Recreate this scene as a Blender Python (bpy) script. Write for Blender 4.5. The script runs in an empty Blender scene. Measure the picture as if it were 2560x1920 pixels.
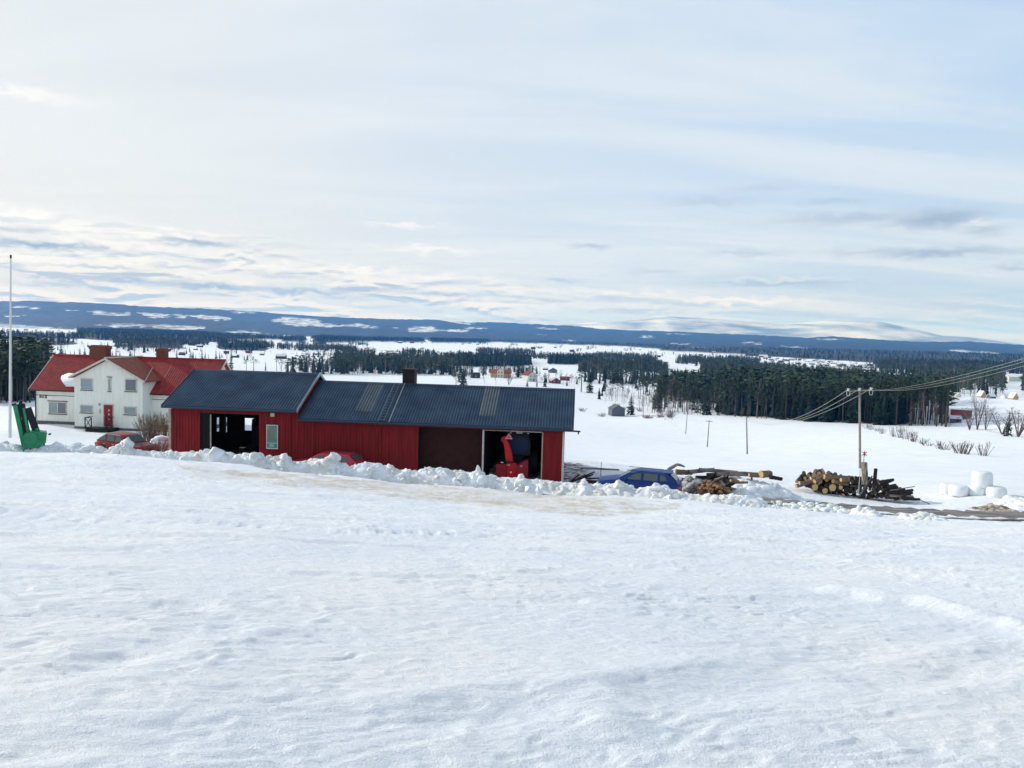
import bpy, bmesh, math, random
import numpy as np
from mathutils import Vector, Matrix
random.seed(7); RNG = np.random.default_rng(11)
PI = math.pi; rad = math.radians
scn = bpy.context.scene
COL = scn.collection

# ------------------------------------------------------------------ camera
F = 1850.0; ROLL = rad(1.6); PITCH = math.atan((960 - 835) / F)
cam = bpy.data.cameras.new('camera'); camo = bpy.data.objects.new('camera', cam); COL.objects.link(camo)
cam.sensor_width = 36; cam.lens = 36 * F / 2560; cam.clip_start = 0.1; cam.clip_end = 90000
_c, _s = math.cos(ROLL), math.sin(ROLL); _cp, _sp = math.cos(PITCH), math.sin(PITCH)
def _cw(v):
    X = _c * v[0] - _s * v[1]; Y = _s * v[0] + _c * v[1]; Z = v[2]
    # camera looks along -z; up = y
    return Vector((X, -Z * _cp + Y * _sp, Z * _sp + Y * _cp))
_R = Matrix([_cw((1, 0, 0)), _cw((0, 1, 0)), _cw((0, 0, 1))]).transposed()
camo.matrix_world = _R.to_4x4()
scn.camera = camo

# ------------------------------------------------------------------ light
SUN_AZ, SUN_EL = -65.0, 25.0
sun = bpy.data.lights.new('sun', 'SUN'); suno = bpy.data.objects.new('sun', sun); COL.objects.link(suno)
sun.energy = 3.6; sun.angle = rad(1.2); sun.color = (1.0, 0.965, 0.92)
sd = Vector((math.sin(rad(SUN_AZ)) * math.cos(rad(SUN_EL)), math.cos(rad(SUN_AZ)) * math.cos(rad(SUN_EL)), math.sin(rad(SUN_EL))))
suno.rotation_euler = (-sd).to_track_quat('-Z', 'Y').to_euler()
suno.location = (0, 0, 50)
scn.view_settings.view_transform = 'Standard'; scn.view_settings.look = 'None'
scn.view_settings.gamma = 1; scn.view_settings.exposure = 0.02; scn.view_settings.use_curve_mapping = False
cy = scn.cycles
cy.use_denoising = True; cy.sample_clamp_indirect = 3.0; cy.max_bounces = 7; cy.diffuse_bounces = 3; cy.glossy_bounces = 3
cy.transmission_bounces = 5; cy.volume_bounces = 1; cy.transparent_max_bounces = 8
cy.caustics_reflective = False; cy.caustics_refractive = False

# ------------------------------------------------------------------ sky
world = bpy.data.worlds.new('World'); scn.world = world; world.use_nodes = True
NT = world.node_tree; NT.nodes.clear()
class NB:
    def __init__(s, nt): s.nt = nt
    def n(s, t, **k):
        nd = s.nt.nodes.new(t)
        for a, b in k.items(): setattr(nd, a, b)
        return nd
    def lk(s, a, b): s.nt.links.new(a, b)
    def m(s, op, a, b=None, c=None, clamp=False):
        nd = s.n('ShaderNodeMath', operation=op, use_clamp=clamp)
        for i, v in enumerate((a, b, c)):
            if v is None: continue
            if isinstance(v, (int, float)): nd.inputs[i].default_value = v
            else: s.lk(v, nd.inputs[i])
        return nd.outputs[0]
    def mr(s, v, a, b, c=0.0, d=1.0, smooth=True):
        nd = s.n('ShaderNodeMapRange'); nd.interpolation_type = 'SMOOTHSTEP' if smooth else 'LINEAR'
        s.lk(v, nd.inputs[0])
        for i, x in enumerate((a, b, c, d)): nd.inputs[i + 1].default_value = x
        return nd.outputs[0]
    def mix(s, f, a, b, blend='MIX'):
        nd = s.n('ShaderNodeMix', data_type='RGBA', blend_type=blend)
        for sock, v in ((nd.inputs[0], f), (nd.inputs[6], a), (nd.inputs[7], b)):
            if isinstance(v, (int, float)): sock.default_value = v
            elif isinstance(v, (tuple, list)): sock.default_value = (*v[:3], 1)
            else: s.lk(v, sock)
        return nd.outputs[2]
    def comb(s, x, y, z=0.0):
        nd = s.n('ShaderNodeCombineXYZ')
        for i, v in enumerate((x, y, z)):
            if isinstance(v, (int, float)): nd.inputs[i].default_value = v
            else: s.lk(v, nd.inputs[i])
        return nd.outputs[0]
    def noise(s, vec, scale, detail=4, rough=0.5, dist=0.0):
        nd = s.n('ShaderNodeTexNoise'); nd.inputs['Scale'].default_value = scale; nd.inputs['Detail'].default_value = detail
        nd.inputs['Roughness'].default_value = rough; nd.inputs['Distortion'].default_value = dist
        if vec is not None: s.lk(vec, nd.inputs['Vector'])
        return nd.outputs[0]
W = NB(NT)
tc = W.n('ShaderNodeTexCoord'); sep = W.n('ShaderNodeSeparateXYZ'); W.lk(tc.outputs['Generated'], sep.inputs[0])
dx, dy, dz = sep.outputs
DEG = 57.29578
azn = W.m('MULTIPLY', W.m('ARCTAN2', dx, dy), DEG)              # azimuth in degrees, right positive
eln = W.m('MULTIPLY', W.m('ARCSINE', dz), DEG)
# thin high veil: plane projected cirrus
zz = W.m('ADD', W.m('MAXIMUM', dz, 0.0), 0.12)
pv = W.comb(W.m('DIVIDE', dx, zz), W.m('MULTIPLY', W.m('DIVIDE', dy, zz), 1.0))
mapc = W.n('ShaderNodeMapping'); mapc.inputs['Rotation'].default_value = (0, 0, rad(18)); mapc.inputs['Scale'].default_value = (0.38, 1.5, 1)
W.lk(pv, mapc.inputs[0])
cir = W.noise(mapc.outputs[0], 1.0, 7, 0.55, 0.6)
cir = W.mr(cir, 0.36, 0.66)
# veil brightness: warm white toward the sun side, pale blue to the right and above
side = W.mr(azn, -42.0, 36.0)
up = W.mr(eln, 2.0, 30.0)
blue = W.m('ADD', W.m('MULTIPLY', side, 0.75), W.m('MULTIPLY', up, 0.22), clamp=True)
veil = W.mix(blue, (0.845, 0.865, 0.85), (0.49, 0.68, 0.92))
veil = W.mix(W.m('MULTIPLY', cir, 0.6), veil, (0.87, 0.92, 0.94))
# low stratocumulus near the horizon
vec = W.comb(W.m('MULTIPLY', azn, 0.15), W.m('MULTIPLY', eln, 0.95))
n1 = W.noise(vec, 1.0, 7, 0.58, 0.5)
vec2 = W.comb(W.m('MULTIPLY', azn, 0.05), W.m('MULTIPLY', W.m('ADD', eln, 0.55), 0.62), 0.0)
n1b = W.noise(W.comb(W.m('MULTIPLY', azn, 0.15), W.m('MULTIPLY', W.m('ADD', eln, 0.28), 0.95)), 1.0, 7, 0.58, 0.5)
bandtop = W.m('ADD', W.m('MULTIPLY', W.mr(azn, -32.0, 12.0), -3.4), 7.2)   # bank is high on the left, low right
inb = W.m('SUBTRACT', 1.0, W.mr(W.m('SUBTRACT', eln, bandtop), -2.6, 0.6))
inb = W.m('MULTIPLY', inb, W.mr(eln, -1.5, 0.3))
leftw = W.m('SUBTRACT', 1.0, W.m('MULTIPLY', W.mr(azn, -10.0, 25.0), 0.62))
cl = W.m('MULTIPLY', W.mr(n1, 0.46, 0.60), inb)
cl = W.m('MULTIPLY', cl, leftw)
veil = W.mix(W.m('MULTIPLY', cl, 0.9), veil, (0.98, 0.985, 0.96))
# shaded undersides: where the cloud above is thicker than here
und = W.m('SUBTRACT', n1b, n1)
und = W.m('MULTIPLY', W.m('MULTIPLY', W.mr(und, -0.01, 0.06), W.mr(n1b, 0.46, 0.6)), W.m('MULTIPLY', inb, leftw))
# flat grey cloud bases and bright crests, each at its own bearing and height (bearings read off the photograph)
def bear(px, py):
    x = (px - 1280) / F; y = -(py - 960) / F; X = _c * x - _s * y; Y = _s * x + _c * y; v = (X, _cp + _sp * Y, -_sp + _cp * Y)
    return math.degrees(math.atan2(v[0], v[1])), math.degrees(math.atan2(v[2], math.hypot(v[0], v[1])))
wob = W.noise(W.comb(W.m('MULTIPLY', azn, 0.62), W.m('MULTIPLY', eln, 1.5)), 1.0, 7, 0.62, 0.3)
wob2 = W.m('SUBTRACT', wob, 0.5)
wobx = W.m('SUBTRACT', W.noise(W.comb(W.m('MULTIPLY', azn, 0.16), W.m('MULTIPLY', eln, 0.9), 3.7), 1.0, 5, 0.6), 0.5)
def patchy(lst, ka, ke):
    out = None
    A_ = W.m('ADD', azn, W.m('MULTIPLY', wobx, ka)); E_c = W.m('ADD', eln, W.m('MULTIPLY', wob2, ke))
    for px, py, wx_, wy_, w in lst:
        a, e = bear(px, py); a2, _ = bear(px + wx_, py); _, e2 = bear(px, py - wy_)
        qa = W.m('MULTIPLY', W.m('SUBTRACT', A_, a), 1 / abs(a2 - a)); qe = W.m('MULTIPLY', W.m('SUBTRACT', E_c, e), 1 / abs(e2 - e))
        g = W.m('MULTIPLY', W.m('EXPONENT', W.m('MULTIPLY', W.m('ADD', W.m('MULTIPLY', qa, qa), W.m('MULTIPLY', qe, qe)), -1.0)), w)
        out = g if out is None else W.m('MAXIMUM', out, g)
    return out
brt = patchy([(60, 545, 150, 26, 1.0), (190, 570, 90, 18, .9), (400, 585, 150, 13, 1.0), (330, 610, 230, 10, .7), (60, 645, 170, 12, .9), (300, 650, 160, 10, .8), (650, 665, 120, 12, .95), (880, 675, 160, 9, .9), (1100, 695, 170, 9, .8), (500, 690, 240, 12, .6),
              (1000, 562, 80, 5, .7), (1080, 625, 110, 7, .75), (1300, 725, 260, 9, .6), (1850, 752, 180, 9, 1.0), (1560, 735, 170, 7, .8), (1250, 760, 260, 12, .7), (60, 235, 120, 14, .8), (400, 765, 340, 10, .7), (1960, 700, 150, 6, .4), (2440, 560, 40, 8, .5)], 4.0, 1.9)
veil = W.mix(W.m('MULTIPLY', brt, 0.95), veil, (1.04, 1.04, 1.02))
grey = patchy([(110, 612, 170, 10, 1.0), (90, 575, 60, 12, .5), (480, 606, 90, 9, .85), (250, 668, 130, 6, .6), (420, 665, 60, 5, .5), (30, 665, 70, 5, .6), (320, 700, 150, 10, .8), (170, 712, 110, 6, .6), (520, 716, 150, 8, .9), (740, 728, 150, 7, .8), (930, 722, 110, 5, .5), (840, 745, 70, 5, .5), (1080, 735, 90, 5, .5), (700, 690, 50, 7, .35),
              (2330, 548, 120, 22, .85), (2120, 545, 160, 16, .5), (2450, 575, 60, 14, .5), (1780, 505, 110, 12, .3), (2340, 632, 190, 12, .75), (2180, 630, 120, 8, .45), (2530, 668, 60, 7, .5), (1475, 616, 55, 7, .55), (1860, 633, 100, 8, .4), (1630, 678, 60, 6, .35), (1960, 708, 160, 7, .5), (1390, 700, 50, 6, .4), (1330, 800, 110, 6, .4), (2080, 505, 90, 9, .3), (1900, 470, 80, 9, .22)], 4.0, 1.3)
grey = W.m('MULTIPLY', grey, W.mr(wob, 0.28, 0.44))
grey = W.m('MAXIMUM', grey, W.m('MULTIPLY', und, 0.7))
veil = W.mix(W.m('MULTIPLY', grey, 1.0, clamp=True), veil, (0.33, 0.42, 0.54))
# below the horizon: pale snow-lit haze
veil = W.mix(W.m('MULTIPLY', W.m('SUBTRACT', 1.0, W.mr(eln, 0.5, 6.5)), 0.8), veil, (0.92, 0.96, 1.05), 'MULTIPLY')
veil = W.mix(W.mr(eln, -3.0, -0.2), (0.5, 0.6, 0.72), veil)
sky = W.n('ShaderNodeTexSky', sky_type='NISHITA'); sky.sun_disc = False
sky.sun_elevation = rad(SUN_EL); sky.sun_rotation = rad(SUN_AZ); sky.altitude = 400; sky.dust_density = 1.5
bg1 = W.n('ShaderNodeBackground'); bg1.inputs[1].default_value = 0.10; W.lk(sky.outputs[0], bg1.inputs[0])
bg2 = W.n('ShaderNodeBackground'); bg2.inputs[1].default_value = 1.0; W.lk(veil, bg2.inputs[0])
# the veil thins out towards the zenith and behind the camera
thick = W.m('SUBTRACT', 0.93, W.m('MULTIPLY', W.mr(eln, 26.0, 60.0), 0.5))
mx = W.n('ShaderNodeMixShader'); W.lk(thick, mx.inputs[0]); W.lk(bg1.outputs[0], mx.inputs[1]); W.lk(bg2.outputs[0], mx.inputs[2])
wo = W.n('ShaderNodeOutputWorld'); W.lk(mx.outputs[0], wo.inputs[0])

# ------------------------------------------------------------------ helpers
def ray(px, py):
    px = np.asarray(px, float); py = np.asarray(py, float)
    x = (px - 1280) / F; y = -(py - 960) / F
    X = _c * x - _s * y; Y = _s * x + _c * y
    return np.stack([X, _cp + _sp * Y, -_sp + _cp * Y], -1)
def P(px, py, r):
    d = ray(px, py); return d * (r / math.hypot(d[0], d[1]))
def proj(x, y, z):
    yc = -_sp * -y; f = y * _cp - z * _sp; Y = y * _sp + z * _cp; X = x
    xx = _c * X + _s * Y; yy = -_s * X + _c * Y
    f = np.where(f > 0.01, f, np.nan)
    return 1280 + F * xx / f, 960 - F * yy / f
def hz(px):
    a, b = 0., 1920.
    for _ in range(40):
        m = (a + b) / 2
        if ray(px, m)[2] > 0: a = m
        else: b = m
    return m

MATS = {}
def mat(name, col, rough=0.8, metal=0.0, var=0.0, vs=3.0, bump=0.0, bs=20.0, spec=0.3, col2=None, stretch=None, emit=None):
    if name in MATS: return MATS[name]
    m = bpy.data.materials.new(name); m.use_nodes = True; nt = m.node_tree
    b = NB(nt); bs_ = nt.nodes['Principled BSDF']
    bs_.inputs['Base Color'].default_value = (*col, 1); bs_.inputs['Roughness'].default_value = rough
    bs_.inputs['Metallic'].default_value = metal; bs_.inputs['Specular IOR Level'].default_value = spec
    if var or bump:
        t = b.n('ShaderNodeTexCoord'); v = t.outputs['Object']
        if stretch:
            mp = b.n('ShaderNodeMapping'); mp.inputs['Scale'].default_value = stretch; b.lk(v, mp.inputs[0]); v = mp.outputs[0]
        if var:
            f = b.mr(b.noise(v, vs, 6, 0.6), 0.3, 0.7)
            c2 = col2 or tuple(c * (1 - var) for c in col)
            b.lk(b.mix(f, c2, col), bs_.inputs['Base Color'])
        if bump:
            bp = b.n('ShaderNodeBump'); bp.inputs['Strength'].default_value = bump; bp.inputs['Distance'].default_value = 0.02
            b.lk(b.noise(v, bs, 4, 0.6), bp.inputs['Height']); b.lk(bp.outputs[0], bs_.inputs['Normal'])
    MATS[name] = m
    return m

class MB:
    """collects polygons; build() links them as ONE mesh object"""
    def __init__(s): s.v = []; s.f = []; s.mi = []
    def add(s, vs, fs, m=0):
        o = len(s.v); s.v.extend([tuple(v) for v in vs]); s.f.extend([tuple(i + o for i in f) for f in fs]); s.mi.extend([m] * len(fs)); return s
    def box(s, x0, x1, y0, y1, z0, z1, m=0, M=None):
        vs = [Vector((x, y, z)) for z in (z0, z1) for y in (y0, y1) for x in (x0, x1)]
        if M is not None: vs = [M @ v for v in vs]
        return s.add(vs, [(0, 2, 3, 1), (4, 5, 7, 6), (0, 1, 5, 4), (2, 6, 7, 3), (0, 4, 6, 2), (1, 3, 7, 5)], m)
    def poly(s, pts, m=0): return s.add(pts, [tuple(range(len(pts)))], m)
    def prism(s, pts2, a, b, axis='y', m=0, M=None):
        """closed 2d outline extruded along an axis from a to b"""
        n = len(pts2)
        def mk(p, t):
            if axis == 'y': return Vector((p[0], t, p[1]))
            if axis == 'x': return Vector((t, p[0], p[1]))
            return Vector((p[0], p[1], t))
        vs = [mk(p, a) for p in pts2] + [mk(p, b) for p in pts2]
        if M is not None: vs = [M @ v for v in vs]
        fs = [tuple(range(n)), tuple(range(2 * n - 1, n - 1, -1))] + [(i, i + n, (i + 1) % n + n, (i + 1) % n) for i in range(n)]
        return s.add(vs, fs, m)
    def tube(s, p0, p1, r0, r1=None, n=8, m=0, caps=True, mcap=None):
        r1 = r0 if r1 is None else r1
        p0 = Vector(p0); p1 = Vector(p1); d = (p1 - p0).normalized()
        a = d.orthogonal().normalized(); b = d.cross(a)
        vs = []
        for p, r in ((p0, r0), (p1, r1)):
            for i in range(n):
                t = 2 * PI * i / n; vs.append(p + (a * math.cos(t) + b * math.sin(t)) * r)
        s.add(vs, [(i, (i + 1) % n, (i + 1) % n + n, i + n) for i in range(n)], m)
        if caps:
            s.add(vs, [tuple(range(n - 1, -1, -1)), tuple(range(n, 2 * n))], m if mcap is None else mcap)
        return s
    def path(s, pts, r, n=6, m=0):
        for i in range(len(pts) - 1):
            ra = r[i] if isinstance(r, (list, tuple)) else r; rb = r[i + 1] if isinstance(r, (list, tuple)) else r
            s.tube(pts[i], pts[i + 1], ra, rb, n, m)
        return s
    def mesh(s, name, mats, smooth=False):
        me = bpy.data.meshes.new(name); me.from_pydata(s.v, [], s.f)
        for m in (mats if isinstance(mats, (list, tuple)) else [mats]): me.materials.append(m)
        me.polygons.foreach_set('material_index', s.mi)
        if smooth: me.polygons.foreach_set('use_smooth', [True] * len(s.f))
        bm = bmesh.new(); bm.from_mesh(me); bmesh.ops.recalc_face_normals(bm, faces=bm.faces); bm.to_mesh(me); bm.free()
        me.update(); return me
    def build(s, name, mats, parent=None, smooth=False, bevel=0):
        o = bpy.data.objects.new(name, s.mesh(name, mats, smooth)); COL.objects.link(o)
        if parent is not None: o.parent = parent
        if bevel:
            md = o.modifiers.new('bevel', 'BEVEL'); md.width = bevel; md.segments = 2; md.limit_method = 'ANGLE'
        return o
def link_mesh(name, me, parent=None, loc=None):
    o = bpy.data.objects.new(name, me); COL.objects.link(o)
    if parent is not None: o.parent = parent
    if loc is not None: o.location = loc
    return o
def tag(o, label=None, cat=None, group=None, kind=None):
    if label: o['label'] = label
    if cat: o['category'] = cat
    if group: o['group'] = group
    if kind: o['kind'] = kind
    return o
def thing(name, label, cat, loc=(0, 0, 0), rotz=0.0, group=None):
    o = bpy.data.objects.new(name, None); COL.objects.link(o); o.empty_display_size = 0.3
    o.location = loc; o.rotation_euler = (0, 0, rotz)
    return tag(o, label, cat, group)
def dup(root, loc=None, rotz=None, label=None, group=None, scale=None):
    r = root.copy(); COL.objects.link(r)
    if loc is not None: r.location = loc
    if rotz is not None: r.rotation_euler = (0, 0, rotz)
    if scale is not None: r.scale = scale
    if label: r['label'] = label
    if group: r['group'] = group
    for ch in list(root.children):
        c = ch.copy(); COL.objects.link(c); c.parent = r
        for g in list(ch.children):
            d = g.copy(); COL.objects.link(d); d.parent = c
    return r
def np_mesh(name, V, Fq, mats, smooth=False, mi=None):
    me = bpy.data.meshes.new(name); V = np.asarray(V, np.float32); Fq = np.asarray(Fq, np.int32); k = Fq.shape[1]
    me.vertices.add(len(V)); me.vertices.foreach_set('co', V.ravel())
    me.loops.add(Fq.size); me.loops.foreach_set('vertex_index', Fq.ravel())
    me.polygons.add(len(Fq)); me.polygons.foreach_set('loop_start', np.arange(0, Fq.size, k, dtype=np.int32))
    me.polygons.foreach_set('loop_total', np.full(len(Fq), k, np.int32))
    for m in (mats if isinstance(mats, (list, tuple)) else [mats]): me.materials.append(m)
    if mi is not None: me.polygons.foreach_set('material_index', np.asarray(mi, np.int32))
    me.polygons.foreach_set('use_smooth', np.full(len(Fq), smooth, bool))
    me.update(calc_edges=True); me.validate(); return me
def _hash(ix, iy, seed):
    h = (ix.astype(np.int64) * 374761393 + iy.astype(np.int64) * 668265263 + seed * 1442695041) & 0xFFFFFFFF
    h = ((h ^ (h >> 13)) * 1274126177) & 0xFFFFFFFF
    return ((h ^ (h >> 16)) & 0xFFFF) / 65535.0
def vn(x, y, seed=0):
    """smooth value noise in -1..1"""
    ix = np.floor(x); iy = np.floor(y); fx = x - ix; fy = y - iy
    fx = fx * fx * fx * (fx * (fx * 6 - 15) + 10); fy = fy * fy * fy * (fy * (fy * 6 - 15) + 10)
    a = _hash(ix, iy, seed); b = _hash(ix + 1, iy, seed); c = _hash(ix, iy + 1, seed); d = _hash(ix + 1, iy + 1, seed)
    return ((a * (1 - fx) + b * fx) * (1 - fy) + (c * (1 - fx) + d * fx) * fy) * 2 - 1
def fbm(x, y, seed=0, o=4, g=0.5):
    t = 0; a = 1.0; s = 0
    for i in range(o):
        ang = 0.7 * i; ca, sa = math.cos(ang), math.sin(ang)
        t = t + a * vn((x * ca - y * sa) * 2 ** i, (x * sa + y * ca) * 2 ** i, seed + i * 17); s += a; a *= g
    return t / s
def inpoly(px, py, poly):
    c = np.zeros(np.shape(px), bool); n = len(poly); j = n - 1
    for i in range(n):
        xi, yi = poly[i]; xj, yj = poly[j]
        with np.errstate(all='ignore'):
            t = ((yi > py) != (yj > py)) & (px < (xj - xi) * (py - yi) / ((yj - yi) if yj != yi else 1e-9) + xi)
        c ^= t; j = i
    return c
def dseg(x, y, pts):
    """distance to a polyline"""
    d = np.full(np.shape(x), 1e9)
    for (ax, ay), (bx, by) in zip(pts[:-1], pts[1:]):
        vx, vy = bx - ax, by - ay; t = np.clip(((x - ax) * vx + (y - ay) * vy) / (vx * vx + vy * vy), 0, 1)
        d = np.minimum(d, np.hypot(x - ax - t * vx, y - ay - t * vy))
    return d
def lerp_list(x, pts):
    return np.interp(x, [p[0] for p in pts], [p[1] for p in pts])
# ------------------------------------------------------------------ terrain
BAZ = rad(5.0)                                       # the long buildings stand square to this bearing
TX, TY = (math.cos(BAZ), -math.sin(BAZ)), (math.sin(BAZ), math.cos(BAZ))
def UN(u, n, z=0.0): return Vector((TX[0] * u + TY[0] * n, TX[1] * u + TY[1] * n, z))
EYE = 1.65
BANK = [(-300, 1112, 50), (0, 1134, 47), (300, 1150, 44.5), (600, 1171, 41.5), (900, 1197, 40), (1200, 1222, 38.7), (1500, 1242, 37.4),
        (1800, 1262, 37), (2100, 1284, 38), (2300, 1297, 38.7), (2560, 1308, 40), (2900, 1320, 42)]
ctrl = []
for px, py, r in BANK:
    p = P(px, py, r); ctrl.append(tuple(p)); s = (-p[2] - EYE) / r
    for rr in (2.0, 4, 8, 14, 22, 30):
        d = p[:2] / r; ctrl.append((d[0] * rr, d[1] * rr, -EYE - s * rr - 0.25 * math.sin(PI * rr / r)))
YARD = -9.1
for u in (-28, -22, -16, -10, -4, 1.5):
    for n in (42.5, 47, 54): ctrl.append((*UN(u, n)[:2], YARD))
for u in (-56, -49, -42, -36):
    for n in (66, 72, 78): ctrl.append((*UN(u, n)[:2], -10.62))
for t in [(2000, 1266, 42), (2150, 1279, 42.3), (2350, 1292, 43), (2560, 1301, 44), (2000, 1226, 50), (2140, 1247, 49), (2290, 1256, 50), (2430, 1240, 52),
          (2560, 1262, 50), (1900, 1216, 50), (1750, 1205, 49), (1600, 1235, 42), (1600, 1168, 62), (1480, 1165, 62), (2150, 1172, 85), (2450, 1190, 75), (1868, 1135, 140), (1768, 1117, 190),
          (1500, 1120, 130), (1500, 1080, 220), (2300, 1130, 150), (2520, 1150, 130), (2300, 1090, 240), (2520, 1110, 210),
          (1714, 1085, 260), (1680, 1050, 340), (1700, 1035, 390), (1540, 1040, 370), (2000, 1053, 340), (2200, 1062, 330), (2400, 1040, 380), (2540, 1040, 360), (2450, 1002, 540), (2380, 1068, 320),
          (1465, 980, 520), (1255, 942, 650), (900, 940, 650), (1000, 968, 470), (50, 1008, 270), (150, 1055, 160), (50, 1085, 100), (600, 926, 600), (300, 905, 600), (1560, 960, 640), (50, 940, 450)]:
    ctrl.append(tuple(P(*t)))
for px in (-300, 0, 320, 640, 960, 1280, 1600, 1920, 2240, 2560, 2900):
    h = hz(px)
    for dpy, r in ((88, 950), (60, 1500), (36, 2600), (20, 4800), (15.5, 6000)):
        ctrl.append(tuple(P(px, h + dpy, r)))
ctrl = np.array(ctrl); CR = np.hypot(ctrl[:, 0], ctrl[:, 1]); CA = np.arctan2(ctrl[:, 0], ctrl[:, 1])
KA = 1.8
cp = np.stack([np.log(CR), CA * KA], 1); ce = ctrl[:, 2] / CR
def _ker(d2): return np.sqrt(d2 + 0.02)
D2 = ((cp[:, None] - cp[None]) ** 2).sum(-1)
A = np.zeros((len(cp) + 3,) * 2); A[:len(cp), :len(cp)] = _ker(D2) + np.eye(len(cp)) * -2e-3
A[:len(cp), -3] = 1; A[:len(cp), -2:] = cp; A[-3, :len(cp)] = 1; A[-2:, :len(cp)] = cp.T
sol = np.linalg.solve(A, np.concatenate([ce, [0, 0, 0]]))
LR0, LR1, NLR = math.log(1.5), math.log(9000), 360; AZM = rad(41); NAZ = 140
gl = np.linspace(LR0, LR1, NLR); ga = np.linspace(-AZM, AZM, NAZ)
GL, GA = np.meshgrid(gl, ga, indexing='ij')
q = np.stack([GL.ravel(), GA.ravel() * KA], 1)
E_ = sol[-3] + q @ sol[-2:]
for i in range(len(cp)): E_ += sol[i] * _ker(((q - cp[i]) ** 2).sum(1))
E_ = E_.reshape(NLR, NAZ)
SKYL = [(-300, 757), (0, 755), (90, 754), (150, 757), (185, 757), (300, 763), (340, 767), (500, 773), (640, 781), (700, 786), (840, 795), (1000, 800), (1090, 801), (1180, 808), (1230, 807), (1400, 815), (1425, 815), (1500, 824), (1600, 828), (1700, 831),
        (1800, 836), (1900, 840), (2020, 846), (2080, 843), (2300, 857), (2420, 856), (2560, 865), (2900, 878)]
sk_az = []; sk_e = []
for px, py in SKYL:
    d = ray(px, py); sk_az.append(math.atan2(d[0], d[1])); sk_e.append(d[2] / math.hypot(d[0], d[1]))
def fold(az):
    a = np.abs(az); return np.where(a > AZM, np.sign(az) * AZM * (PI - a) / (PI - AZM), az)
def ground(x, y):
    """terrain height"""
    x = np.asarray(x, float); y = np.asarray(y, float)
    r = np.maximum(np.hypot(x, y), 1.5); az = fold(np.arctan2(x, y)); lr = np.log(r)
    fi = np.clip((np.minimum(lr, LR1) - LR0) / (LR1 - LR0) * (NLR - 1), 0, NLR - 1.001); fj = np.clip((az + AZM) / (2 * AZM) * (NAZ - 1), 0, NAZ - 1.001)
    i = fi.astype(int); j = fj.astype(int); u = fi - i; v = fj - j
    e = (E_[i, j] * (1 - u) + E_[i + 1, j] * u) * (1 - v) + (E_[i, j + 1] * (1 - u) + E_[i + 1, j + 1] * u) * v
    zv = e * r
    # the long wooded ridge
    se = np.interp(az, sk_az, sk_e)
    t = np.clip((r - 5200) / (11500 - 5200), 0, 1); t2 = t ** 1.25
    zr = zv * (1 - t) + 0.0 ; e0 = np.where(r > 5200, -62.0 / r, e)
    eh = e0 * (1 - t2) + se * t2
    zh = eh * r + fbm(x / 1500, y / 1500, 5, 4) * 34 * np.sin(PI * np.clip(t, 0, 1)) * (1 - 0.4 * t)
    zh = np.where(r > 11500, se * 11500 - (r - 11500) * 0.09, zh)
    w = np.clip((r - 5000) / 800, 0, 1)
    return np.where(r > 5000, zv * (1 - w) + zh * w, zv)
def g1(x, y): return float(ground(np.array([x]), np.array([y]))[0])
def hit(px, py, rmax=8000, r0=20.0):
    """where the sight line through a pixel of the photograph meets the terrain"""
    d = ray(px, py); d = d / math.hypot(d[0], d[1])
    r = np.exp(np.linspace(math.log(r0), math.log(rmax), 4000)); z = ground(d[0] * r, d[1] * r)
    k = np.nonzero(d[2] * r <= z)[0]
    k = k[0] if len(k) else len(r) - 1
    return Vector((d[0] * r[k], d[1] * r[k], z[k]))
def at(px, r, dz=0.0):
    """ground point at a column of the photograph and a distance"""
    d = ray(px, 1000); d = d / math.hypot(d[0], d[1]); x, y = d[0] * r, d[1] * r
    return Vector((x, y, g1(x, y) + dz))

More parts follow.
